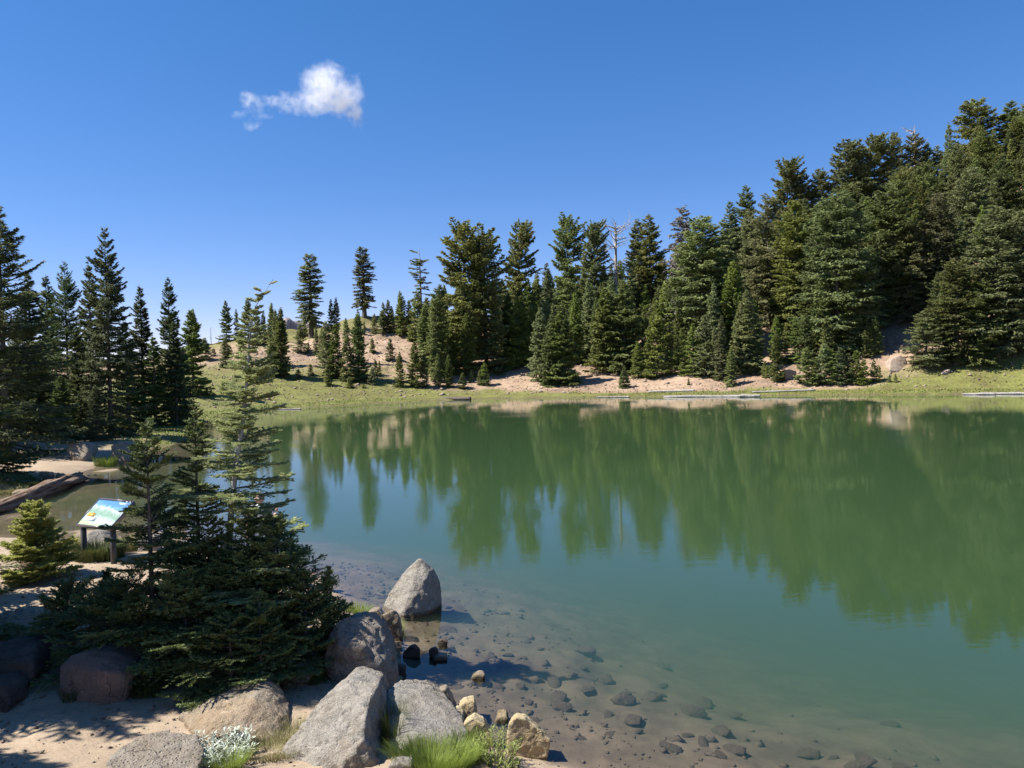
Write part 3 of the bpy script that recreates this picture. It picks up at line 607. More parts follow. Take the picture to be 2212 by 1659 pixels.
# mature hemlocks and firs
KIND['old'] = [conifer(160 + k, 18, pr(0, 1.5, .08, 3.0, .3, 3.9, .55, 3.5, .75, 2.7, .9, 1.6, 1, .35), .06, .55, 7, (-.25, .42), .24, .2, 42000, (.38, .18), .45, 9, .36, irr=.45, gaps=.10, fol='fol_old' if k % 3 else 'fol_far') for k in range(6)]
KIND['tall'] = [conifer(180 + k, 17, pr(0, 1.8, .07, 2.7, .35, 2.7, .65, 1.95, .88, .9, 1, .12), .03, .5, 7, (-.22, .45), .24, .2, 32000, (.35, .165), .45, 9, .3, irr=.4, gaps=.07, fol='fol_old' if k % 2 else 'fol_far') for k in range(6)]
KIND['dome'] = [conifer(200 + k, 15, pr(0, .9, .1, 2.0, .35, 3.2, .6, 3.3, .8, 2.6, .92, 1.9, .97, 1.3, 1, .5), .10, .6, 7, (-.15, .6), .2, .15, 38000, (.38, .18), .45, 8, .34, irr=.5, gaps=.12, fol='fol_old', flag=.2) for k in range(3)]
KIND['lone'] = [conifer(220 + k, 15, pr(.1, .6, .2, 1.9, .45, 1.75, .75, 1.4, .93, .9, 1, .35), .16, .5, 8, (-.35, .4), .2, .16, 21000, (.35, .15), .42, 7, .46, irr=.5, gaps=.12, fol='fol_old') for k in range(2)]
KIND['scraggly'] = [conifer(240, 13, pr(.2, .5, .4, 1.1, .6, 1.0, .8, .9, .93, 1.3, 1, .5), .25, .75, 5, (-.2, .5), .3, .1, 4500, (.33, .15), .4, 6, .3, irr=.7, gaps=.3, fol='fol_old', bark='deadwood')]
KIND['silver'] = [conifer(250, 16, pr(0, 1.8, .3, 2.8, .6, 2.2, .85, 1.1, 1, .25), .05, .55, 7, (-.3, .35), .3, .05, 30000, (.34, .13), .44, 8, .3, irr=.5, gaps=.12, fol='fol_dead', bark='deadwood')]
KIND['snag'] = [snag(260, 12, 2.6, 30, .97, .55), snag(261, 12, 2.0, 24, .95, .3)]
# the dark trees of the left bank, seen closer
def left_tree(seed, H, w, N, **k): return conifer(seed, H, pr(0, w * .95, .12, w * 1.05, .4, w * .85, .7, w * .5, .88, w * .24, 1, .04), .02, .40, 7, (-.18, .55), .25, .26, N, (.19, .085), .45, 11, .22, irr=.45, gaps=.07, fol='fol_bank', **k)
KIND['bank'] = [left_tree(280 + k, 13, [2.7, 2.4, 2.1, 2.9][k], 70000) for k in range(4)]
KIND['bank_thin'] = [left_tree(290 + k, 11, [1.6, 1.35][k], 45000) for k in range(2)]
print('tree kinds', time.time() - T0)
trees = []
SPEC = dict(young=('young_fir', 'fir tree'), narrow=('narrow_fir', 'fir tree'), sapling=('fir_sapling', 'sapling'), old=('old_hemlock', 'conifer'), tall=('tall_fir', 'conifer'), dome=('broad_hemlock', 'conifer'),
            lone=('lone_hemlock', 'conifer'), scraggly=('thin_hemlock', 'conifer'), silver=('silver_hemlock', 'dead conifer'), snag=('dead_tree', 'dead tree'), bank=('bank_hemlock', 'conifer'), bank_thin=('slender_hemlock', 'conifer'))
trng = np.random.default_rng(11)
def put(kind, base, H, wid=1.0, var=None, label=None, group=None, lean=0.0, zone='hill'):
    lst = KIND[kind]; pr_ = lst[trng.integers(len(lst)) if var is None else var % len(lst)]
    root = empty(SPEC[kind][0], base); s = H / pr_['H']
    root.scale = (s * wid, s * wid, s); root.rotation_euler = (0, lean, 0)
    spin = float(trng.uniform(0, 6.28)) if kind not in ('dome',) else float(trng.uniform(-.6, .6))
    for nm in ('trunk', 'crown'):
        if pr_[nm] is not None:
            c = link(nm, pr_[nm], root); c.rotation_euler = (0, 0, spin)
    tag(root, label, SPEC[kind][1], group)
    trees.append(dict(o=root, kind=kind, base=Vector(base), H=H, label=label, zone=zone)); return root
def T(kind, px, ytop, ybase=None, Y=None, wid=1.0, label=None, group=None, lean=0.0, var=None, zone='hill'):
    """a tree whose tip is seen at (px, ytop) and whose foot stands on the slope at ybase, or at distance Y"""
    if Y is None:
        b = ground_hit(px, ybase); Y = b.y
    top_ = atY(px, ytop, Y); x = top_.x; z = hz(x, Y)
    return put(kind, (x, Y, z - .05), max(top_.z - z, .6), wid, var, label, group, lean, zone)
c2 = lambda x, y: (531 + x * .2934, 442 + y * .2934)
c3 = lambda x, y: (1062 + x * .2934, 398 + y * .2934)
c4 = lambda x, y: (1593 + x * .4266, 177 + y * .4266)
c1 = lambda x, y: (x * .3466, 398 + y * .3466)
def row(conv, kind, lst, **k):
    for q in lst:
        x, yt, yb = q[:3]; w_ = q[3] if len(q) > 3 else 1.0
        a, t_ = conv(x, yt); _, b_ = conv(x, yb); T(kind, a, t_, b_, wid=w_, **k)
# landmark trees
T('lone', 668, 549, 702, wid=1.1, var=0, label='isolated tall hemlock with bare lower trunk left on the grassy knoll')
T('lone', 783, 533, 686, wid=1.15, var=1, label='isolated tall hemlock right on the knoll, open tiered branches')
T('scraggly', 906, 536, Y=140, wid=1, label='thin scraggly hemlock with a tufted top left of the broad pair')
T('dome', 1000, 491, Y=118, wid=.78, var=0, label='broad double crowned hemlock rising left of the forest, its taller half')
T('dome', 1044, 508, Y=120, wid=.68, var=1, label='right hand shorter half of the broad double crowned hemlock')
T('dome', 1112, 489, Y=128, wid=.62, var=2, label='slim hemlock with a crooked round top right of the broad pair', lean=.04)
T('dome', 1224, 475, Y=140, wid=.6, var=0, label='round topped hemlock at the skyline, left neighbour of the bent one')
T('dome', 1270, 490, Y=135, wid=.62, var=2, label='bent hemlock with a branch reaching right toward the bare snag', lean=.05)
T('snag', 1328, 478, Y=140, wid=1, var=0, label='bare grey snag with spreading branches on the skyline in mid forest')
T('tall', 1376, 470, Y=140, wid=.8, var=0, label='dark pointed fir, left one of the pair right of the bare snag')
T('tall', 1402, 460, Y=138, wid=.95, var=1, label='dark pointed fir, right and taller one of the pair right of the bare snag')
T('silver', 1474, 440, Y=124, wid=.85, label='silvery grey hemlock with dead foliage above the white log')
T('old', 1517, 465, Y=112, wid=1.1, var=0, label='large spreading hemlock right of the silvery dead one')
T('tall', 1577, 432, Y=130, wid=.9, var=2, label='dark spire right of the large spreading hemlock')
T('tall', 1611, 398, Y=150, wid=.8, var=3, label='narrow tree standing clear of the skyline at the foot of the steep ridge')
T('snag', 1975, 270, Y=160, wid=.8, var=1, label='bare white snag top sticking out of the ridge forest on the right')
T('old', 2110, 214, Y=160, wid=1.05, var=2, label='tallest multi topped tree on the ridge near the right edge')
T('tall', 2184, 215, Y=158, wid=1.1, var=1, label='pointed ridge tree right of the tallest one, by the right edge')
T('old', 2215, 226, Y=155, wid=.9, var=3, label='ridge tree cut by the right edge of the picture')
# drooping tree with bare bleached limbs at the water
T('old', 2000, 670, 795, wid=1.35, var=1, label='drooping old conifer with bleached limbs right of the pale boulder')
row(c4, 'dome', [(250, 418, 800, .75), (545, 325, 640, .85), (690, 292, 640, .7)], zone='ridge')
row(c4, 'old', [(340, 470, 800, .8), (420, 438, 760, .7), (795, 256, 620, .7), (900, 262, 660, .8), (620, 330, 700, .8)], zone='ridge')
row(c4, 'tall', [(960, 298, 620, .7), (1070, 200, 560, .45), (1010, 315, 640, .8)], zone='ridge')
row(c4, 'old', [(285, 600, 1290, .8), (500, 545, 1370, .95), (785, 500, 1200, 1.05), (1010, 560, 1180, .9), (1310, 620, 1400, 1.0), (1110, 900, 1430, 1.0), (1440, 650, 1330, .9), (640, 850, 1330, .85), (1230, 1000, 1440, 1.0), (1400, 980, 1380, .9), (150, 580, 1250, .75), (880, 700, 1230, .8), (1180, 430, 1000, .9), (1330, 400, 900, .9)], zone='slope')
row(c4, 'tall', [(60, 640, 1200, .8), (400, 700, 1330, .8), (720, 760, 1240, .8), (1050, 1000, 1400, .8), (570, 900, 1380, .8)], zone='slope')
# waterside firs
row(c2, 'young', [(590, 850, 1260, .8), (655, 870, 1280, .7), (820, 800, 1295, .75), (1060, 980, 1145, .95), (1130, 1080, 1340, .7), (1240, 1000, 1345, .8), (1310, 1090, 1345, .7), (1410, 1090, 1340, .6), (1490, 1100, 1345, .8)], zone='shore')
row(c2, 'young', [(400, 870, 1090, 1.0), (560, 900, 1140, .8), (735, 830, 1000, .8), (745, 960, 1300, .8), (930, 975, 1090, 1.0), (600, 1175, 1335, 1.0), (1000, 780, 950, .9), (945, 800, 950, .9), (1140, 640, 960, .8), (1070, 740, 940, .8), (1200, 700, 960, .8), (1260, 640, 1000, .9), (1330, 680, 1060, .9), (1440, 800, 1160, .9), (1500, 900, 1250, .9)], zone='slope')
row(c2, 'narrow', [(515, 895, 1110, .9), (625, 690, 870, .8), (662, 675, 860, .8), (870, 850, 960, .9), (185, 715, 1180, .7), (250, 750, 1270, .8), (215, 770, 1200, .8), (1130, 625, 940, .6), (825, 760, 1180, .6)], zone='slope')
row(c2, 'sapling', [(385, 1210, 1290, 1.6), (475, 1170, 1262, 1.0), (760, 1270, 1350, 1.4), (930, 1190, 1325, .9), (952, 1135, 1260, .7), (982, 1145, 1255, .6), (865, 1320, 1350, 1.6), (1595, 1235, 1355, 1.1), (1660, 1215, 1310, .8), (1755, 1160, 1330, .9), (1725, 1210, 1330, .9), (430, 850, 970, 1.0), (460, 1010, 1080, .8), (1010, 720, 760, .6), (1045, 700, 745, .6)], zone='shore')
row(c1, 'young', [(1405, 722, 960, .8), (1540, 705, 970, .8), (1200, 772, 985, .75), (1400, 960, 1140, 1.0), (1600, 800, 1000, .9), (1690, 980, 1190, 1.0), (1500, 900, 1080, .9)], zone='open')
row(c1, 'narrow', [(1470, 770, 950, .7), (1690, 735, 1000, .55), (1750, 760, 1190, .7), (1640, 780, 1000, .7), (1715, 775, 960, .6)], zone='open')
row(c1, 'sapling', [(1275, 955, 1090, 1.1), (1390, 1230, 1300, 1.3), (1180, 1010, 1080, 1.2), (1430, 1000, 1080, 1.2), (1330, 1020, 1070, 1.3)], zone='open')
T('snag', 455, 706, 740, wid=.8, var=1, label='small bare dead tree on the far left skyline', zone='open')
row(c3, 'young', [(30, 850, 1390, .8), (120, 800, 1340, .8), (190, 830, 1350, .85), (290, 880, 1350, .8), (355, 900, 1450, .75), (500, 930, 1475, 1.05), (440, 960, 1470, .8), (560, 1000, 1470, .8), (830, 760, 1380, .95), (965, 700, 1370, 1.05), (900, 820, 1360, .8), (1210, 850, 1420, .75), (1560, 960, 1420, .95), (1400, 1050, 1400, .8), (1075, 1150, 1430, .85), (1150, 1120, 1425, .8), (1480, 1020, 1410, .8)], zone='shore')
row(c3, 'narrow', [(1880, 760, 1390, .8), (1690, 960, 1450, .75), (1760, 1200, 1490, 1.0), (1310, 1000, 1400, .7), (1940, 1050, 1400, .8), (1840, 1080, 1380, .7), (1640, 1040, 1430, .7), (2095, 1060, 1450, .8)], zone='shore')
row(c3, 'sapling', [(975, 1340, 1500, .8), (1000, 1390, 1495, .8), (950, 1400, 1495, .8), (1450, 1425, 1480, .8), (2010, 1300, 1420, .9), (2050, 1330, 1430, .8)], zone='shore')
row(c4, 'sapling', [(345, 1340, 1532, .9), (390, 1390, 1532, .9), (440, 1320, 1530, .9), (475, 1350, 1532, .9), (520, 1345, 1532, .9), (560, 1370, 1530, .9), (600, 1355, 1532, .8), (640, 1400, 1532, .9), (690, 1405, 1522, .8), (715, 1430, 1520, .7), (770, 1478, 1522, .8), (800, 1475, 1524, .8), (150, 1430, 1500, .8), (190, 1410, 1500, .9), (230, 1460, 1515, 1.0), (410, 1420, 1534, .9), (500, 1410, 1534, .9), (580, 1430, 1536, .9), (630, 1450, 1536, .9)], zone='thicket')
row(c4, 'young', [(40, 1060, 1475, .8), (100, 1180, 1470, .8), (195, 1180, 1420, .75), (245, 1230, 1425, .8), (290, 1190, 1420, .8), (345, 1170, 1430, .8), (455, 1180, 1440, .8), (660, 1220, 1400, .8), (5, 1150, 1470, .7), (700, 1180, 1380, .8)], zone='shore')
# fill of the wooded slope
env_x = [-200, 640, 860, 900, 950, 1060, 1100, 1150, 1220, 1300, 1380, 1460, 1530, 1600, 1660, 1720, 1770, 1850, 1900, 1960, 2030, 2080, 2212, 2500]
env_y = [900, 740, 720, 655, 610, 600, 590, 560, 535, 560, 530, 540, 520, 470, 430, 415, 420, 375, 350, 345, 325, 275, 250, 190]
bare = [(1130, 790, 1290, 850), (1860, 690, 1985, 800), (1020, 800, 1150, 850), (1640, 700, 1685, 790), (1290, 800, 1600, 850), (1050, 760, 1070, 790), (2050, 790, 2300, 840)]
pts_ = [t['base'] for t in trees]; n_fill = 0
for k in range(14000):
    if n_fill >= 330: break
    u_ = trng.uniform(-.12, .80); Yv = trng.uniform(96, 168); xv = u_ * Yv
    s = float(sdf(np.array([xv]), np.array([Yv]))[0])
    if s < 13 or s > 76: continue
    if any((xv - p.x) ** 2 + (Yv - p.y) ** 2 < 2.3 ** 2 for p in pts_): continue
    z = hz(xv, Yv); bx, by = project((xv, Yv, z))
    if any(a < bx < c and b < by < d for a, b, c, d in bare): continue
    young = trng.random() < (.9 if s < 34 else .6 if u_ > .25 else .8)
    H = trng.uniform(7.5, 14) if young else trng.uniform(12, 18)
    ey = I(bx, env_x, env_y) + trng.uniform(0, 25); tx_, ty_ = project((xv, Yv, z + H))
    if ty_ < ey: H = (by - ey) / (by - ty_) * H
    if H < 4.5: continue
    kd = ['young', 'narrow'][trng.integers(2)] if young or H < 8 else ['old', 'tall', 'tall', 'old', 'dome'][trng.integers(5)] if bx > 1350 else ['tall', 'young', 'old', 'tall'][trng.integers(4)]
    put(kd, (xv, Yv, z - .05), H, (trng.uniform(.55, .85) if young else trng.uniform(.6, .9)) * (1.1 if H < 11 and kd != 'young' else 1), zone='ridge' if s > 52 else 'slope'); pts_.append(Vector((xv, Yv, z))); n_fill += 1
# left bank
LB = [('bank', -6, 440, 37, 1.1, 'huge dark conifer cut by the left edge of the picture'), ('bank_thin', 60, 585, 58, 1.2, 'hemlock with a curled tip, second from the left edge'), ('bank_thin', 98, 590, 61, 1.0, 'thin hemlock between the curled tip tree and the leaning one'),
      ('bank', 138, 562, 55, .75, 'tall hemlock just left of the tallest tree of the left bank'), ('bank', 225, 488, 47, .85, 'tallest dark hemlock of the left bank, above the boulders'), ('bank_thin', 302, 613, 57, .95, 'slender open hemlock between the tallest one and the last dark one'),
      ('bank', 362, 596, 60, .78, 'last tall dark hemlock of the left bank, nearest the meadow'), ('bank_thin', 165, 700, 50, 1.2, 'short yellowish tree in front of the tallest hemlock, left side'),
      ('bank', 80, 745, 47, 1.2, 'bushy lower conifer over the sandy bank, left one'), ('bank', 130, 810, 45, 1.5, 'low spreading conifer at the foot of the tallest hemlock'), ('bank', 35, 690, 46, 1.0, 'dark conifer in the gap right of the huge edge tree'),
      ('bank', 395, 745, 64, 1.0, 'stocky dark tree at the right end of the left bank'), ('bank_thin', 270, 690, 52, 1.3, 'half hidden conifer right behind the tallest hemlock'), ('bank_thin', 330, 720, 56, 1.2, 'small conifer filling the gap before the last dark hemlock'),
      ('bank', 205, 830, 44, 1.3, 'low green fir skirting the boulders on the bank'), ('bank_thin', 190, 560, 54, .8, 'second narrow top just left of the tallest hemlock'), ('bank_thin', 375, 690, 57, 1.1, 'small dark tree in front of the last tall hemlock')]
for kd, px, yt, Yv, w_, lb in LB: T(kd, px, yt, Y=Yv, wid=w_ * .86, label=lb, zone='bank')
T('young', 412, 668, Y=88, wid=.9, label='solitary dense fir on the skyline right of the left bank trees', zone='open')
for px, yt, Yv in ((-80, 520, 42), (-190, 480, 40), (-60, 600, 30), (-330, 560, 30), (-260, 430, 52), (-120, 640, 60)):
    T('bank', px, yt, Y=Yv, wid=1, label='dark conifer standing beyond the left edge of the picture', group='trees beyond the left edge', zone='off')
# labels for the trees of the slopes: each told by its look, its band, and its place between findable landmarks
LM = [(668, 'the left lone hemlock'), (783, 'the right lone hemlock'), (906, 'the scraggly hemlock'), (1015, 'the double crowned hemlock'), (1112, 'the crooked topped tree'), (1224, 'the round topped tree'),
      (1328, 'the skyline snag'), (1402, 'the dark pointed pair'), (1474, 'the silvery tree'), (1540, 'the white log'), (1611, 'the clear standing tree'), (1705, 'the white scree rock'),
      (1800, 'the sapling thicket'), (1942, 'the pale boulder'), (2000, 'the drooping tree'), (2110, 'the tallest ridge tree'), (430, 'the left bank')]
LOOK = dict(young='dense young fir', narrow='narrow young fir', sapling='little fir sapling', old='spreading hemlock', tall='tapering fir', dome='round crowned hemlock', lone='hemlock', scraggly='hemlock', silver='hemlock', snag='snag', bank='conifer', bank_thin='conifer')
BAND = dict(shore='near the water', slope='on the mid slope', ridge='on the ridge', open='on the open slope', thicket='in the waterside thicket', hill='on the slope', bank='on the left bank', off='left')
ORD = ['first', 'second', 'third', 'fourth', 'fifth', 'sixth', 'seventh', 'eighth', 'ninth', 'tenth', 'eleventh', 'twelfth', 'thirteenth', 'fourteenth', 'fifteenth']
buckets = {}
for t in trees:
    if t['label']: continue
    px, py = project(t['base']); t['px'] = px
    if px < -20 or px > 2230:
        t['o']['label'] = 'forest conifer standing beyond the right edge of the picture'; t['o']['group'] = 'trees beyond the right edge'; continue
    lm = min(LM, key=lambda q: abs(q[0] - px)); sd_ = 'right' if px >= lm[0] else 'left'
    buckets.setdefault((t['kind'], t['zone'], lm[1], sd_), []).append(t)
for (kd, zn, lm, sd_), lst in buckets.items():
    lst.sort(key=lambda t: abs(t['px'] - [q[0] for q in LM if q[1] == lm][0]))
    for i_, t in enumerate(lst):
        t['o']['label'] = f"{LOOK[kd]} {BAND[zn]}, {ORD[i_]} {sd_} of {lm}" if len(lst) > 1 else f"{LOOK[kd]} {BAND[zn]}, just {sd_} of {lm}"
        t['o']['group'] = {'young': 'young firs of the far slope', 'narrow': 'narrow firs of the far slope', 'sapling': 'fir saplings of the far shore'}.get(kd, 'old trees of the far slope')
print('trees', len(trees), time.time() - T0)
# ------------------------------------------------------------------ firs of the foreground
def near_fir(name, label, px, ytop, ybase, Yv, prof, N, seed, path=None, fol='fol_near', bark='bark', lean_top=0., wstep=.16, per=6, elev=(-.12, .7), droop=.15, curl=.12, leaf=(.034, .016), tr=.05, gaps=.12, irr=.4, tw=.45, z=None, cat='fir tree', group=None, twq=14):
    b = atY(px, ybase, Yv); zg = hz(b.x, Yv) if z is None else z
    H = atY(px, ytop, Yv).z - zg
    lf = None
    if path:
        zz_ = [atY(q[0], q[1], Yv).z - zg for q in path]; xx_ = [atY(q[0], q[1], Yv).x - b.x for q in path]
        lf = lambda q: (np.interp(q, zz_, xx_), 0 * np.asarray(q, float))
    d = conifer(seed, H, prof, .03, wstep, per, elev, droop, curl, N, leaf, tw, twq, tr, lf, irr, gaps, fol, bark, True, 0, True, .25)
    root = empty(name, (b.x, Yv, zg)); link('trunk', d['trunk'], root); link('crown', d['crown'], root)
    return tag(root, label, cat, group)
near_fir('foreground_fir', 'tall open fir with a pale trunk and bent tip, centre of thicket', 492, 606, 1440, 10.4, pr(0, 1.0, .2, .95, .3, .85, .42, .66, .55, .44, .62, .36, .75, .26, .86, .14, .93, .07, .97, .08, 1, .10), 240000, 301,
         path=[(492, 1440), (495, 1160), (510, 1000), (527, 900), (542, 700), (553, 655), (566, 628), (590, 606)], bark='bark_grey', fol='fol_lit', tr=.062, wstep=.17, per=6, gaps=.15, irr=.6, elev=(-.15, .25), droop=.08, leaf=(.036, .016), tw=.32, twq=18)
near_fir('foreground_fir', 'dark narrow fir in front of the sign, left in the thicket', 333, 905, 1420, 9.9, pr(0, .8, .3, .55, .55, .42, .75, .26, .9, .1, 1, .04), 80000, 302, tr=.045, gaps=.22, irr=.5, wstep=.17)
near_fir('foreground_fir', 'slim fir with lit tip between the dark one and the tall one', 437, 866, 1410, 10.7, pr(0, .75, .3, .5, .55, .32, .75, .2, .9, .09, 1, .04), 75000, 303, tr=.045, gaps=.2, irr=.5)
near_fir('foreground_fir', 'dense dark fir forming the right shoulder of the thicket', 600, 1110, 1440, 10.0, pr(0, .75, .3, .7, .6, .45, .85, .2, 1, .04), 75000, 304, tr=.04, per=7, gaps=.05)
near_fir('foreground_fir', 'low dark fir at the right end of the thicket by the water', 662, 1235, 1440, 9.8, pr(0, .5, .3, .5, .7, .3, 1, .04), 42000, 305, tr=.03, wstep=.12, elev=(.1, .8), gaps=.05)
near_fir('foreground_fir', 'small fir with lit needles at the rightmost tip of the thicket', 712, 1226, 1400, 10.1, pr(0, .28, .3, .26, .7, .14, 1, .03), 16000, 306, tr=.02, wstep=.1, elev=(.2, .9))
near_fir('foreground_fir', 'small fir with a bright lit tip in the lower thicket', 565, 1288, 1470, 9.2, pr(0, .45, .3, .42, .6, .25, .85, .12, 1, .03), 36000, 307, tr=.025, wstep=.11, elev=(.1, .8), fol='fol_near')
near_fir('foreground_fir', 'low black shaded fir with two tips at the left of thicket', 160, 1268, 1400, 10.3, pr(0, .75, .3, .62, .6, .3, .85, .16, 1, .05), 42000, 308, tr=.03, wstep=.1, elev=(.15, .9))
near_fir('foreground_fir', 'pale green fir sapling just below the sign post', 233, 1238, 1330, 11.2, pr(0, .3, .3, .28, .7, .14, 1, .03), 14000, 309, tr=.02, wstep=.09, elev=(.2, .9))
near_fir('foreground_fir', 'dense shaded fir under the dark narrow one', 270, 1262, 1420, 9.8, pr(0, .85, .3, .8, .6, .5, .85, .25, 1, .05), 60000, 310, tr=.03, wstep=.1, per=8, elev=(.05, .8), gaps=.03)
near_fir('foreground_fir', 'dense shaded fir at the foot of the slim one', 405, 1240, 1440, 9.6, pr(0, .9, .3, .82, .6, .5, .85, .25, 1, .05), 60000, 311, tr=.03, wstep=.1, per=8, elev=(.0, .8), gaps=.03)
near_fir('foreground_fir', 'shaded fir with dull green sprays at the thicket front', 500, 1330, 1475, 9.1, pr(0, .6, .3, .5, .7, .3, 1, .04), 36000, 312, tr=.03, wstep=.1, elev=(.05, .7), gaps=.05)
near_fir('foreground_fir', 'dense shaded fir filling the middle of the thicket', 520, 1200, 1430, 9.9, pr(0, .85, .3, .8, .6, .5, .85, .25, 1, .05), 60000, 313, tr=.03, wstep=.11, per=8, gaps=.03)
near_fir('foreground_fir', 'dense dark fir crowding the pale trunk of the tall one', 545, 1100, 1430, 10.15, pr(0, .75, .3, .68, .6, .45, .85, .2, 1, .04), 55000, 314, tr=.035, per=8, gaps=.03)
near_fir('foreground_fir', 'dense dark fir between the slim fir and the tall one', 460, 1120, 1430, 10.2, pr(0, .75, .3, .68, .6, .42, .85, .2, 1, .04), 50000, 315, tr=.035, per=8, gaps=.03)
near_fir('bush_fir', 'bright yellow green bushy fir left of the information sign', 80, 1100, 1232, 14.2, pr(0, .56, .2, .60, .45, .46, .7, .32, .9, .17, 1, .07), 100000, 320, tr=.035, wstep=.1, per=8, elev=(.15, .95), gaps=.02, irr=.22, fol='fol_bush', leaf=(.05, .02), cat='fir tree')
# trees left of the frame: their branches reach in and their shade falls over the shore
shade = [(-9.95, 12.7, 2.2, 1.1, 'dark fir at the left edge whose branches reach into view by the bush fir'), (-9.4, 9.9, 9.3, 1.7, None), (-8.9, 8.7, 9.6, 1.5, None), (-9.2, 10.9, 7.0, 1.2, None), (-8.3, 6.6, 5.0, 1.5, None), (-11.5, 8.4, 11, 1.8, None)]
d1 = conifer(330, 9, pr(0, 1.9, .15, 2.2, .4, 1.7, .7, 1.0, .9, .4, 1, .05), .05, .4, 6, (-.15, .7), .25, .2, 60000, (.12, .06), .42, 12, .16, irr=.45, gaps=.12, fol='fol_near')
d1b = conifer(331, 9, pr(0, 1.9, .15, 2.2, .4, 1.7, .7, 1.0, .9, .4, 1, .05), .05, .35, 6, (-.15, .7), .25, .2, 60000, (.13, .07), .42, 12, .16, irr=.45, gaps=.06, fol='fol_near')
for k, (x_, y_, h_, w_, lb) in enumerate(shade):
    dd = (d1, d1b)[k % 2]; root = empty('shade_fir', (x_, y_, hz(x_, y_) - .05)); s_ = h_ / 9; root.scale = (w_ / 2.2, w_ / 2.2, s_)
    for nm in ('trunk', 'crown'):
        c_ = link(nm, dd[nm], root); c_.rotation_euler = (0, 0, k * 1.3)
    tag(root, lb or 'tall fir beyond the left edge casting shade on the near shore', 'fir tree', None if lb else 'shade firs beyond the left edge')
print('near firs', time.time() - T0)
# ------------------------------------------------------------------ grass and shrubs
def tuft_mesh(name, pts, hgt, wid, mat, seed, bend=.5, per=1, seg=3, lean=(0, 0)):
    r = np.random.default_rng(seed); n = len(pts); a = r.uniform(0, 6.28, n); h = hgt * r.uniform(.55, 1.15, n); b = bend * r.uniform(.3, 1.2, n)
    out = np.stack([np.cos(a) + lean[0], np.sin(a) + lean[1], 0 * a], -1); sd_ = np.stack([-np.sin(a), np.cos(a), 0 * a], -1) * wid * .5
    lv = []
    for k in range(seg):
        t = k / seg; c = pts + out * (b * h * t * t)[:, None] + np.stack([0 * h, 0 * h, h * t * (1 - .25 * b * t)], -1); wv = sd_ * (1 - t * .75); lv += [c - wv, c + wv]
    tip = pts + out * (b * h)[:, None] + np.stack([0 * h, 0 * h, h * (1 - .25 * b)], -1)
    V = np.stack(lv + [tip], 1); m_ = V.shape[1]; o = (np.arange(n) * m_)[:, None]
    q4 = np.concatenate([o + np.array([[2 * k, 2 * k + 1, 2 * k + 3, 2 * k + 2]]) for k in range(seg - 1)]); q3 = o + np.array([[2 * seg - 2, 2 * seg - 1, 2 * seg]])
    tint = np.repeat(r.random(n), m_).reshape(n, m_) * .6 + np.linspace(0, .4, m_)[None]
    return mesh_arrays(name, V.reshape(-1, 3), [q4, q3], M[mat], False, {'tint': tint.ravel()})
def tuft(name, label, px, py, Yv, rad, n, hgt, mat, seed, wid=.006, bend=.5, ell=1.0, cat='grass tuft', lean=(0, 0), z=None):
    Yv = gY(px, py) if Yv < 14 else Yv
    c = atY(px, py, Yv); r = np.random.default_rng(seed); a = r.uniform(0, 6.28, n); q = rad * np.sqrt(r.random(n))
    x = c.x + q * np.cos(a) * ell; y = Yv + q * np.sin(a); zz_ = height(x, y) - .02 if z is None else np.full(n, z)
    c0 = np.array([c.x, Yv, hz(c.x, Yv)])
    me = tuft_mesh(name, np.stack([x, y, zz_], -1) - c0, hgt, wid, mat, seed, bend, lean=lean)
    return tag(link(name, me, None, c0), label, cat)
tuft('grass_tuft', 'bright green grass tuft in front of the flat slab', 935, 1662, 7.5, .33, 2400, .27, 'grass_green', 1, .006, .6, 1.15)
tuft('grass_tuft', 'tall thin grass blades in the gap beside the split boulder', 850, 1610, 7.75, .16, 320, .5, 'grass_dark', 2, .006, .35, .6)
tuft('grass_tuft', 'small green grass clump between slab and oblong yellow stone', 1010, 1640, 7.9, .2, 700, .28, 'grass_green', 3, .006, .6, .8)
tuft('grass_tuft', 'dry olive grass patch right of the silver leaved plant', 590, 1625, 7.7, .3, 2200, .13, 'grass_dry', 4, .004, .8, 1.3)
tuft('grass_tuft', 'fine dry grass at the foot of the low sunlit boulder', 640, 1590, 8.1, .22, 1000, .17, 'grass_dry', 5, .004, .8, 1.3)
tuft('grass_tuft', 'green grass blades below the silver leaved plant', 495, 1668, 6.7, .14, 420, .26, 'grass_green', 6, .006, .7)
tuft('grass_tuft', 'grass tuft in the shade right of the egg shaped boulder', 320, 1500, 9.5, .2, 420, .3, 'grass_dark', 7, .006, .9)
tuft('grass_tuft', 'dark grass tuft in the shade left of the rounded boulder', 680, 1470, 9.8, .16, 380, .32, 'grass_dark', 8, .006, .5)
tuft('grass_tuft', 'short grass on the shore between thicket and pointed boulder', 765, 1322, 12.6, .3, 700, .16, 'grass_green', 9, .007, .5, 1.2)
tuft('grass_tuft', 'grass at the left foot of the pointed boulder', 852, 1368, 12.2, .16, 320, .22, 'grass_green', 10, .007, .4)
tuft('grass_tuft', 'grass clump under the smooth reddish boulder, left side', 155, 1510, 9.1, .12, 200, .2, 'grass_dark', 11, .006, .5)
tuft('grass_tuft', 'dark bushy plants behind the sign posts', 215, 1195, 16.0, .5, 1500, .38, 'grass_dark', 12, .02, .5)
tuft('grass_tuft', 'lit dry grass right of the sign post', 275, 1180, 17.0, .45, 1500, .32, 'grass_dry', 13, .012, .5)
tuft('grass_tuft', 'tall grass between the bush fir and the sign', 150, 1160, 17.2, .3, 600, .3, 'grass_dry', 14, .012, .4)
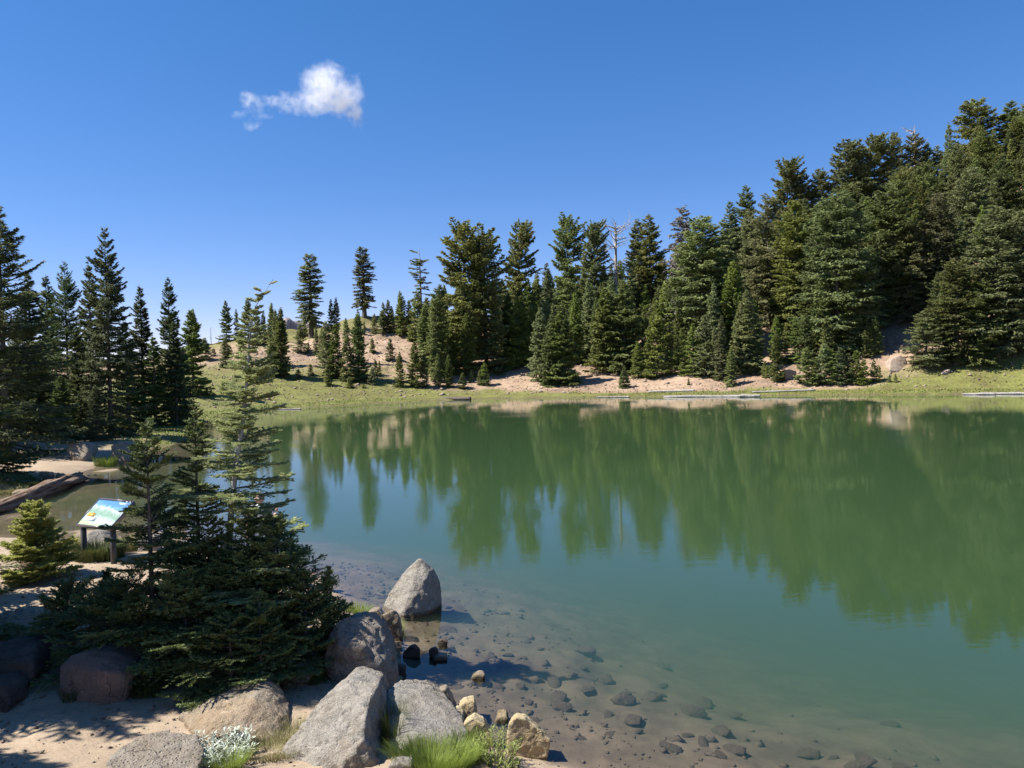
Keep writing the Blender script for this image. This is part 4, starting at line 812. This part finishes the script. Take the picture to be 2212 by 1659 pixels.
tuft('grass_tuft', 'green reeds left of the boulder pair at the inlet', 229, 1005, atz(229, 1005, 0).y, .5, 500, .55, 'grass_green', 15, .03, .3, z=-.1)
tuft('grass_tuft', 'low green plants on the bank by the fallen log', 40, 1048, atz(40, 1048, 0).y, 1.0, 1100, .26, 'grass_dark', 16, .03, .5)
tuft('grass_tuft', 'sunlit grass at the left shore behind the log', 10, 1062, atz(10, 1062, 0).y, .7, 700, .22, 'grass_dry', 17, .03, .5)
# meadow grass across the inlet: uncountable
n = 60000; x = rng.uniform(-30, 60, n); y = rng.uniform(42, 96, n); s = sdf(x, y); k = (s > -.15) & (s < 2.2 + rng.random(n) * 2.2) & ~((x < -20) & (y < 44)); x, y = x[k], y[k]
me = tuft_mesh('meadow_grass', np.stack([x, y, height(x, y) - .02], -1), .2, .09, 'grass_green', 40, .5, seg=2)
tag(link('meadow_grass', me), 'short yellow green grass fringing the far shore', kind='stuff')
n = 26000; x = rng.uniform(-45, 62, n); y = rng.uniform(44, 150, n); s = sdf(x, y); uu_ = x / y
dens = .25 + .75 * (vn.fbm(x * .2, y * .2) > .5)
k = (s > 2) & (rng.random(n) < dens * np.where(uu_ < -.1, np.where(s < 55, .55, .25), np.where(s < 9, .7, .05))); x, y = x[k], y[k]
me = tuft_mesh('heath', np.stack([x, y, height(x, y) - .02], -1), .26, .22, 'grass_dry', 41, .8, seg=2)
tag(link('heath', me), 'low dry olive plants dotting the slopes across the lake', kind='stuff')
def leafy(name, label, px, py, Yv, stems, hgt, mat, seed, leaf, spread, cat='plant', stem_mat='bark'):
    Yv = gY(px, py); c = atY(px, py, Yv); r = np.random.default_rng(seed); z0 = hz(c.x, Yv); root = empty(name, (c.x, Yv, z0)); SV = []; pos = []; dr_ = []
    for k in range(stems):
        a = r.uniform(0, 6.28); q = spread * math.sqrt(r.random()); b = np.array([q * math.cos(a) * .5, q * math.sin(a) * .5, -.03]); h = hgt * r.uniform(.6, 1.1)
        e = b + np.array([q * math.cos(a) * .7, q * math.sin(a) * .7, h]); mid_ = (b + e) / 2 + r.normal(size=3) * .02; SV.append(tube([b, mid_, e], [.005, .004, .002], 3))
        for t in np.linspace(.25, 1, 11):
            for w_ in (0, 1): pos.append(b + (e - b) * t + r.normal(size=3) * .004); aa = r.uniform(0, 6.28); dr_.append([math.cos(aa), math.sin(aa), r.uniform(.3, 1.1)])
    TV, TF = join(SV); link('stems', mesh_arrays('stems', TV, TF, M[stem_mat]), root)
    pos = np.array(pos); dr_ = np.array(dr_); dr_ /= np.linalg.norm(dr_, axis=1)[:, None]; sd_ = np.cross(dr_, [0, 0, 1.]); sd_ /= np.linalg.norm(sd_, axis=1)[:, None]; n_ = len(pos)
    ll = leaf[0] * r.uniform(.6, 1.2, n_)[:, None]
    V = np.stack([pos, pos + dr_ * ll * .5 - sd_ * leaf[1] / 2, pos + dr_ * ll + np.array([0, 0, -.1]) * ll, pos + dr_ * ll * .5 + sd_ * leaf[1] / 2], 1)
    ti = np.repeat(r.random(n_), 4)
    cr_ = link('foliage', mesh_arrays('foliage', V.reshape(-1, 3), np.arange(n_ * 4).reshape(-1, 4), M[mat], False, {'tint': ti}), root)
    return tag(root, label, cat)
leafy('silver_plant', 'silvery white leaved low plant at the bottom edge', 465, 1640, 7.2, 130, .17, 'silver', 1, (.06, .017), .34)
leafy('willow_shrub', 'small pale green willow shrub beside the largest yellow stone', 1068, 1650, 7.95, 46, .30, 'willow', 2, (.05, .012), .26, 'shrub')
leafy('willow_shrub', 'little leafy shoot at the bottom edge right of the willow', 1105, 1668, 7.75, 10, .16, 'willow', 3, (.045, .012), .1, 'shrub')
# ------------------------------------------------------------------ logs
def log_obj(name, label, p0, p1, r0_, r1_, mat, seed, sides=28, segs=60, rough=.22, cat='log', sink=.25):
    r = np.random.default_rng(seed); p0 = Vector(p0); p1 = Vector(p1); L = (p1 - p0).length; V = []; vv = VN(seed)
    ax = (p1 - p0).normalized(); a = ax.cross(Vector((0, 0, 1))).normalized(); b = a.cross(ax)
    for i_ in range(segs + 1):
        t = i_ / segs; c = p0.lerp(p1, t) + a * (math.sin(t * 2.6 + seed) * L * .012) + Vector((0, 0, math.sin(t * 9 + seed * 2) * r0_ * .12)); rr = r0_ + (r1_ - r0_) * t
        for j_ in range(sides):
            th = j_ / sides * 6.2832; k_ = float(vv(np.array([th * 3.2 % 20 + 3]), np.array([t * L * .5]))[0]) * .6 + float(vv(np.array([th * 9]), np.array([t * L * 1.3 + 50]))[0]) * .4
            q = rr * (1 + rough * 2 * (k_ - .5)); e = (float(vv(np.array([th * 2.]), np.array([7.]))[0]) - .5) * rr * 1.6 if i_ in (0, segs) else 0
            V.append((c + (a * math.cos(th) + b * math.sin(th)) * q + ax * e - p0)[:])
    V = np.array(V); i_ = np.arange(segs)[:, None] * sides; j_ = np.arange(sides)[None]; j2 = (j_ + 1) % sides
    Fq = np.stack([i_ + j_, i_ + j2, i_ + sides + j2, i_ + sides + j_], -1).reshape(-1, 4)
    n_ = len(V); V = np.concatenate([V, [(0, 0, 0), (p1 - p0)[:]]]); c0 = np.stack([np.full(sides, n_), j2[0], j_[0]], -1); c1_ = np.stack([np.full(sides, n_ + 1), segs * sides + j_[0], segs * sides + j2[0]], -1)
    return tag(link(name, mesh_arrays(name, V, [Fq, c0, c1_], M[mat], True), None, p0), label, cat)
m = NT('weathered_log'); aq = (atz(183, 1020, 0) - atz(0, 1094, 0)).normalized(); mp = m.new('ShaderNodeMapping'); mp.inputs['Rotation'].default_value = (0, 0, -math.atan2(aq.y, aq.x)); m.l.new(m.co(), mp.inputs[0])
nn = m.noise(2.0, 6, .7, mp.outputs[0], (.35, 5, 5)); m.color(m.ramp(nn, [(.34, (.05, .033, .025)), (.48, (.20, .125, .08)), (.64, (.40, .30, .22))])); m.bump(nn, 1.0, .12); M['log'] = m.m
a_ = atz(-60, 1112, .12); b_ = atz(176, 1020, .35)
log_obj('fallen_log', 'big weathered brown log lying across the inlet', (a_.x, a_.y, .08), (b_.x, b_.y, .18), .27, .24, 'log', 1, rough=.45)
m = NT('bleached_log'); nn = m.noise(3, 5, .7, stretch=(.3, 3, 3)); m.color(m.ramp(nn, [(.3, (.12, .105, .09)), (.6, (.40, .37, .33))])); m.bump(nn, .6, .06); M['bleached'] = m.m
def far_log(name, label, px0, px1, py, z, r0_, r1_, mat, seed):
    a = atz(px0, py, 0); b = atz(px1, py - .4, 0); log_obj(name, label, (a.x, a.y, z), (b.x, b.y, z), r0_, r1_, mat, seed, 12, 30, .35)
far_log('white_log', 'long bleached log lying on the far waterline', 1436, 1600, 858, .04, .16, .22, 'bleached', 2)
far_log('log_stub', 'dark ended piece of driftwood at the right end of the white log', 1598, 1642, 858, .12, .2, .13, 'bark_grey', 3)
far_log('white_log', 'twisted bleached log on the waterline at the right edge', 2080, 2150, 853, .06, .10, .18, 'bleached', 4)
far_log('driftwood', 'grey driftwood continuing out of the right edge', 2140, 2260, 852, .08, .12, .14, 'bark_grey', 5)
far_log('driftwood', 'dark driftwood log at the far shore below the double crowned hemlock', 950, 1018, 864, .14, .16, .24, 'bark', 6)
far_log('driftwood', 'thin pale stick at the waterline right of the tall fir', 600, 650, 885, .05, .05, .08, 'bleached', 7)
far_log('driftwood', 'short pale driftwood piece at the waterline left of white log', 1288, 1360, 859, .08, .05, .1, 'bleached', 8)
g1 = ground_hit(1400, 848); g2 = ground_hit(1500, 846)
log_obj('driftwood', 'thin brown trunk lying in the grass left of the white log', (g1.x, g1.y, g1.z + .1), (g2.x, g2.y, g2.z + .1), .12, .18, 'bark_grey', 9, 10, 24)
g1 = ground_hit(1625, 849); g2 = ground_hit(1760, 845)
log_obj('driftwood', 'long thin bleached trunk in the grass right of the white log', (g1.x, g1.y, g1.z + .1), (g2.x, g2.y, g2.z + .1), .1, .14, 'bleached', 10, 10, 24)
# ------------------------------------------------------------------ information sign
c0 = atY(170, 1130, 15.8); c1p = atY(237, 1139, 15.35); zz = (c0.z + c1p.z) / 2
U = Vector((c1p.x - c0.x, c1p.y - c0.y, 0)); U = Vector((.95, -.5, 0)); Vd = Vector((.5, .95, 0)).normalized()
zt = atY(217, 1078, 16.1).z; z0_ = zz
O = Vector((c0.x, 15.75, z0_)); Wd = U.length; Uh = U.normalized(); SL = Vd * .515 + Vector((0, 0, .44)); Ln = SL.length; Vh = SL.normalized(); Nn = Uh.cross(Vh)
sg = empty('information_sign', (O.x, O.y, hz(O.x, O.y)))
def sbox(name, a, b, c, d, e, f, mat, parent=None):
    """box in sign axes: u a..b, v c..d, n e..f"""
    V = [(O + Uh * u + Vh * v_ + Nn * n_ - sg.location)[:] for u in (a, b) for v_ in (c, d) for n_ in (e, f)]
    Fq = [(0, 1, 3, 2), (4, 6, 7, 5), (0, 4, 5, 1), (2, 3, 7, 6), (0, 2, 6, 4), (1, 5, 7, 3)]
    o = link(name, mesh_arrays(name, V, Fq, mat), parent or sg); return o
dk = mat_simple('sign_dark_metal', (.06, .06, .062), .45, .3)
lt = mat_simple('sign_rim_metal', (.16, .15, .17), .35, .6)
sbox('backing', 0, Wd, 0, Ln, -.07, -.004, dk)
for a, b, c, d in ((-.02, 0, -.02, Ln + .02), (Wd, Wd + .02, -.02, Ln + .02), (0, Wd, -.02, 0), (0, Wd, Ln, Ln + .02)): sbox('frame_rail', a, b, c, d, -.075, .012, lt)
m = NT('sign_print'); tcn = m.attr('uvp'); sx = m.new('ShaderNodeSeparateColor'); m.l.new(tcn.outputs['Color'], sx.inputs[0]); uq, vq = sx.outputs[0], sx.outputs[1]
ns = m.noise(9, 4, .6); nf = m.noise(45, 3, .7)
line = m.math('ADD', vq, m.math('MULTIPLY', m.math('SUBTRACT', ns, .5), .35)); line = m.math('ADD', line, m.math('MULTIPLY', uq, .18))
art = m.ramp(line, [(.12, (.62, .72, .42)), (.22, (.62, .78, .74)), (.36, (.72, .80, .80)), (.5, (.30, .50, .36)), (.66, (.42, .58, .48)), (.75, (.80, .86, .9)), (.80, (.22, .48, .80)), (.95, (.10, .33, .70))])
art = m.mix(1.0, art, (.62, .62, .62), 'MULTIPLY'); art = m.mix(.8, art, m.ramp(nf, [(.38, (.45, .6, .5)), (.52, (1, 1, 1)), (.65, (1.2, 1.2, 1.2))]), 'MULTIPLY'); m.color(art); m.b.inputs['Roughness'].default_value = .25; m.b.inputs['Specular IOR Level'].default_value = .5
V = [(O + Uh * u + Vh * v_ - sg.location)[:] for u, v_ in ((0, 0), (Wd, 0), (Wd, Ln), (0, Ln))]
link('printed_panel', mesh_arrays('printed_panel', V, [(0, 1, 2, 3)], m.m, False, {'uvp': [(0, 0, 0, 1), (1, 0, 0, 1), (1, 1, 0, 1), (0, 1, 0, 1)]}), sg)
def patch(name, a, b, c, d, col, n_=.004): sbox(name, a * Wd, b * Wd, c * Ln, d * Ln, n_ - .0035, n_, mat_simple(name, col, .4))
patch('orange_box', .06, .27, .32, .45, (.62, .30, .04)); patch('white_box', .05, .40, .16, .30, (.5, .53, .56))
patch('title_line', .66, .93, .90, .925, (.6, .66, .7)); patch('title_line', .70, .93, .86, .88, (.55, .6, .66)); patch('header_band', .0, 1.0, .965, .995, (.03, .03, .035)); patch('emblem', .93, .96, .965, .995, (.8, .8, .8), .006); patch('header_line', .82, .89, .97, .99, (.7, .7, .7), .006)
for uu_, nm in ((.035, 'post'), (Wd - .075, 'post')):
    b = O + Uh * uu_ + Vh * .02 + Nn * -.06; zb = hz(b.x, b.y) - .3; Vp = []
    ax, ay = Uh * .045, Vd * .085
    for z_, in ((zb,), (b.z + .03,)):
        for q, w_ in ((-1, -1), (1, -1), (1, 1), (-1, 1)): Vp.append((Vector((b.x, b.y, z_)) + ax * q * .9 + ay * w_ * .5 + Vd * .05 + (Vector((0, 0, .06)) if (w_ > 0 and z_ > zb) else Vector()) - sg.location)[:])
    link(nm, mesh_arrays(nm, Vp, [(0, 1, 5, 4), (1, 2, 6, 5), (2, 3, 7, 6), (3, 0, 4, 7), (4, 5, 6, 7), (3, 2, 1, 0)], dk), sg)
tag(sg, 'tilted information panel on two dark posts beside the inlet', 'sign')
# ------------------------------------------------------------------ person, mostly hidden behind the firs
def skin_obj(name, verts, edges, radii, mat, parent, root=0, lvl=2):
    me = bpy.data.meshes.new(name); me.from_pydata(verts, edges, []); o = bpy.data.objects.new(name, me); COL.objects.link(o)
    o.modifiers.new('s', 'SKIN'); sv = me.skin_vertices[0].data
    for q, r_ in enumerate(radii): sv[q].radius = (r_, r_) if not isinstance(r_, tuple) else r_
    sv[root].use_root = True; su = o.modifiers.new('u', 'SUBSURF'); su.levels = lvl; su.render_levels = lvl
    dg = bpy.context.evaluated_depsgraph_get(); out = bpy.data.meshes.new_from_object(o.evaluated_get(dg)); bpy.data.objects.remove(o)
    out.materials.clear(); out.materials.append(mat); out.polygons.foreach_set('use_smooth', np.ones(len(out.polygons), bool)); out.name = name
    return link(name, out, parent)
ph = atY(560, 1064, 14.2); pz = hz(ph.x, ph.y); pr_ = empty('person', (ph.x, ph.y, pz)); ht = ph.z - pz; k_ = ht / 1.72
skinm = mat_simple('skin', (.50, .31, .22), .5); shirt = mat_simple('pale_shirt', (.62, .66, .66), .8); trous = mat_simple('dark_trousers', (.05, .06, .08), .8); hairm = mat_simple('grey_hair', (.30, .25, .21), .7); glass = mat_simple('dark_glasses', (.02, .02, .02), .2)
sc = lambda L_: [tuple(c * k_ for c in q) for q in L_]
body = [(0, 0, .93), (0, 0, 1.12), (0, 0, 1.32), (0, 0, 1.45), (0, -.01, 1.50), (-.17, 0, 1.41), (-.24, .0, 1.15), (-.20, -.12, .93), (.17, 0, 1.41), (.27, -.04, 1.18), (.36, -.16, 1.34), (-.10, 0, .88), (-.11, -.02, .5), (-.12, 0, .08), (.10, 0, .88), (.11, -.02, .5), (.12, 0, .08), (-.13, -.13, .04), (.13, -.13, .04)]
be = [(0, 1), (1, 2), (2, 3), (3, 4), (3, 5), (5, 6), (6, 7), (3, 8), (8, 9), (9, 10), (0, 11), (11, 12), (12, 13), (0, 14), (14, 15), (15, 16), (13, 17), (16, 18)]
skin_obj('body', sc(body), be, [(.15, .11), (.14, .10), (.16, .11), (.09, .08), .055, .065, .05, .036, .065, .05, .034, .085, .06, .042, .085, .06, .042, .04, .04], skinm, pr_)
skin_obj('shirt', sc([(0, 0, .88), (0, 0, 1.12), (0, 0, 1.32), (0, 0, 1.44), (-.18, 0, 1.415), (-.235, 0, 1.22), (.18, 0, 1.415), (.26, -.03, 1.22)]), [(0, 1), (1, 2), (2, 3), (3, 4), (4, 5), (3, 6), (6, 7)], [(.175, .135), (.165, .125), (.18, .13), (.10, .09), .08, .075, .08, .075], shirt, pr_)
skin_obj('trousers', sc([(0, 0, .97), (-.10, 0, .88), (-.11, -.02, .5), (-.12, 0, .14), (.10, 0, .88), (.11, -.02, .5), (.12, 0, .14)]), [(0, 1), (1, 2), (2, 3), (0, 4), (4, 5), (5, 6)], [(.165, .125), .105, .08, .065, .105, .08, .065], trous, pr_)
bmh = bmesh.new(); bmesh.ops.create_icosphere(bmh, subdivisions=4, radius=1)
for v_ in bmh.verts:
    x_, y_, z_ = v_.co; w_ = 1 - .22 * max(0, -z_) ** 1.5; nose = .022 * math.exp(-((x_ / .16) ** 2 + ((z_ + .12) / .28) ** 2)) if y_ < -.5 else 0
    eye = -.010 * (math.exp(-(((abs(x_) - .38) / .17) ** 2 + ((z_ - .02) / .12) ** 2))) if y_ < -.3 else 0; ear = .014 * math.exp(-((y_ / .16) ** 2 + ((z_ + .05) / .28) ** 2)) * (abs(x_) > .8)
    lip = .006 * math.exp(-((x_ / .3) ** 2 + ((z_ + .48) / .07) ** 2)) if y_ < -.3 else 0
    v_.co = Vector(((x_ * .076 * w_ + math.copysign(ear, x_)), y_ * .096 * w_ - nose - eye - lip, z_ * .116)) * k_ + Vector((0, -.01, 1.60)) * k_
hm = bpy.data.meshes.new('head'); bmh.to_mesh(hm); hm.materials.append(skinm); hm.polygons.foreach_set('use_smooth', np.ones(len(hm.polygons), bool)); link('head', hm, pr_)
for v_ in bmh.verts: v_.co = (v_.co - Vector((0, -.01, 1.60)) * k_) * 1.09 + Vector((0, .004, 1.605)) * k_
bmesh.ops.delete(bmh, geom=[v_ for v_ in bmh.verts if (v_.co.y < -.03 * k_ and v_.co.z < 1.665 * k_) or v_.co.z < 1.53 * k_], context='VERTS')
for v_ in bmh.verts: v_.co += Vector((mn.noise(v_.co * 60), mn.noise(v_.co * 60 + Vector((3, 3, 3))), mn.noise(v_.co * 60 + Vector((7, 3, 3))))) * .006
hm = bpy.data.meshes.new('hair'); bmh.to_mesh(hm); bmh.free(); hm.materials.append(hairm); link('hair', hm, pr_)
gb = [tube(sc([(-.07, -.095, 1.615), (-.035, -.112, 1.61), (-.01, -.115, 1.61)]), [.012, .02, .008], 6), tube(sc([(.07, -.095, 1.615), (.035, -.112, 1.61), (.01, -.115, 1.61)]), [.012, .02, .008], 6)]
gv, gf = join(gb); link('sunglasses', mesh_arrays('sunglasses', gv, gf, glass), pr_)
def hand(base, dirv, upv, parent):
    d = Vector(dirv).normalized(); s_ = d.cross(Vector(upv)).normalized(); n_ = s_.cross(d); B = Vector(base)
    vs_ = [B, B + d * .05, ]; ed = [(0, 1)]; rd = [.026, (.036, .018)]
    for q, (o_, L_) in enumerate(((-.033, .062), (-.012, .075), (.011, .07), (.031, .055))):
        i0 = len(vs_); vs_ += [B + d * .085 + s_ * o_, B + d * (.085 + L_ * .55) + s_ * o_ * 1.15 - n_ * .008, B + d * (.085 + L_ * .85) + s_ * o_ * 1.2 - n_ * .03]; ed += [(1, i0), (i0, i0 + 1), (i0 + 1, i0 + 2)]; rd += [.0105, .009, .007]
    i0 = len(vs_); vs_ += [B + d * .035 - s_ * .045, B + d * .075 - s_ * .062 - n_ * .01]; ed += [(0, i0), (i0, i0 + 1)]; rd += [.012, .009]
    return skin_obj('hand', [v_[:] for v_ in vs_], ed, rd, skinm, parent, 0, 2)
hand(sc([(.365, -.165, 1.35)])[0], (.25, -.35, .9), (-1, 0, .3), pr_); hand(sc([(-.20, -.125, .93)])[0], (.1, -.2, -1), (0, 1, 0), pr_)
tag(pr_, 'person in a pale shirt standing behind the firs, one hand raised', 'person')
# ------------------------------------------------------------------ distant rocky peak
n_ = 70; xs = np.linspace(-330, -170, n_); ys = np.linspace(700, 860, 40); PX, PY = np.meshgrid(xs, ys); r1 = vn.fbm(PX * .05, PY * .05, 5)
pkx = atY(632, 678, 760).x; pk2 = atY(672, 685, 760).x
pz_ = np.maximum(62 - np.abs(PX - pkx) * 1.1, 56 - np.abs(PX - pk2) * .9) - np.abs(PY - 760) * .6 + (r1 - .5) * 34
m = NT('distant_rock'); nn = m.noise(.12, 6, .75); m.color(m.ramp(nn, [(.35, (.17, .14, .13)), (.6, (.40, .33, .30))])); m.bump(nn, .8, 4)
ix = np.arange(n_ * 40).reshape(40, n_); Qm = np.stack([ix[:-1, :-1], ix[:-1, 1:], ix[1:, 1:], ix[1:, :-1]], -1).reshape(-1, 4)
tag(link('mountain', mesh_arrays('mountain', np.stack([PX, PY, pz_], -1).reshape(-1, 3), Qm, m.m)), 'jagged grey rock peak showing far beyond the knoll', kind='structure')
# ------------------------------------------------------------------ cloud: a real volume
CD = 1000.0; kk = CD / F
def cpt(px, py): q = atY(px, py, CD); return q
cc = cpt(650, 215)
CB = [(700, 185, 48, 42), (735, 205, 50, 40), (690, 218, 55, 26), (765, 245, 16, 34), (640, 224, 44, 17), (592, 214, 36, 13), (545, 222, 24, 19), (560, 245, 30, 10), (515, 245, 22, 9), (545, 268, 18, 12)]
bm = bmesh.new()
for x_, y_, a, b in CB:
    q = cpt(x_, y_) - cc; mt = Matrix.Translation(q) @ Matrix.Diagonal((a * kk * 1.5, min(a, b) * kk * 1.6, b * kk * 1.5, 1)); bmesh.ops.create_icosphere(bm, subdivisions=3, radius=1, matrix=mt)
me = bpy.data.meshes.new('c'); bm.to_mesh(me); bm.free(); o = bpy.data.objects.new('c', me); COL.objects.link(o); md = o.modifiers.new('r', 'REMESH'); md.mode = 'VOXEL'; md.voxel_size = 3.0
dg = bpy.context.evaluated_depsgraph_get(); cme = bpy.data.meshes.new_from_object(o.evaluated_get(dg)); bpy.data.objects.remove(o)
m = NT('cloud_vapour'); m.n.remove(m.b); cme.materials.clear(); cme.materials.append(m.m)
wn1 = m.new('ShaderNodeTexNoise'); wn1.inputs['Scale'].default_value = .035; wn1.inputs['Detail'].default_value = 5; wn1.inputs['Roughness'].default_value = .62; m.l.new(m.co(), wn1.inputs['Vector'])
ofs = m.new('ShaderNodeVectorMath', operation='SUBTRACT'); m.l.new(wn1.outputs['Color'], ofs.inputs[0]); ofs.inputs[1].default_value = (.5, .5, .5)
scl = m.new('ShaderNodeVectorMath', operation='SCALE'); m.l.new(ofs.outputs[0], scl.inputs[0]); scl.inputs['Scale'].default_value = 44
wp = m.new('ShaderNodeVectorMath', operation='ADD'); m.l.new(m.co(), wp.inputs[0]); m.l.new(scl.outputs[0], wp.inputs[1])
fld = None
for k, (x_, y_, a, b) in enumerate(CB):
    q = cpt(x_, y_) - cc; s1 = m.new('ShaderNodeVectorMath', operation='SUBTRACT'); m.l.new(wp.outputs[0], s1.inputs[0]); s1.inputs[1].default_value = q
    s2 = m.new('ShaderNodeVectorMath', operation='DIVIDE'); m.l.new(s1.outputs[0], s2.inputs[0]); s2.inputs[1].default_value = (a * kk, min(a, b) * kk * 1.1, b * kk)
    s3 = m.new('ShaderNodeVectorMath', operation='LENGTH'); m.l.new(s2.outputs[0], s3.inputs[0])
    f_ = m.math('MULTIPLY', m.math('SUBTRACT', 1.12, s3.outputs['Value']), 1.0 if k < 4 else .55 if k < 7 else .38)
    fld = f_ if fld is None else m.math('MAXIMUM', fld, f_)
den = m.math('MULTIPLY', m.math('MAXIMUM', fld, 0.0), .085)
fine = m.noise(.11, 4, .7); den = m.math('MULTIPLY', den, m.ramp(fine, [(.38, (.02, .02, .02)), (.58, (1, 1, 1))]))
vs = m.new('ShaderNodeVolumeScatter'); vs.inputs['Color'].default_value = (1, 1, 1, 1); vs.inputs['Anisotropy'].default_value = .0; m.l.new(den, vs.inputs['Density'])
m.l.new(vs.outputs[0], m.out.inputs['Volume'])
cl = link('cloud', cme, None, cc); tag(cl, 'single small white cloud with a ragged tail trailing left', 'cloud')
cme.materials[0].cycles.volume_step_rate = 1.0
print('done', time.time() - T0, 'tris', sum(len(m_.polygons) for m_ in bpy.data.meshes))
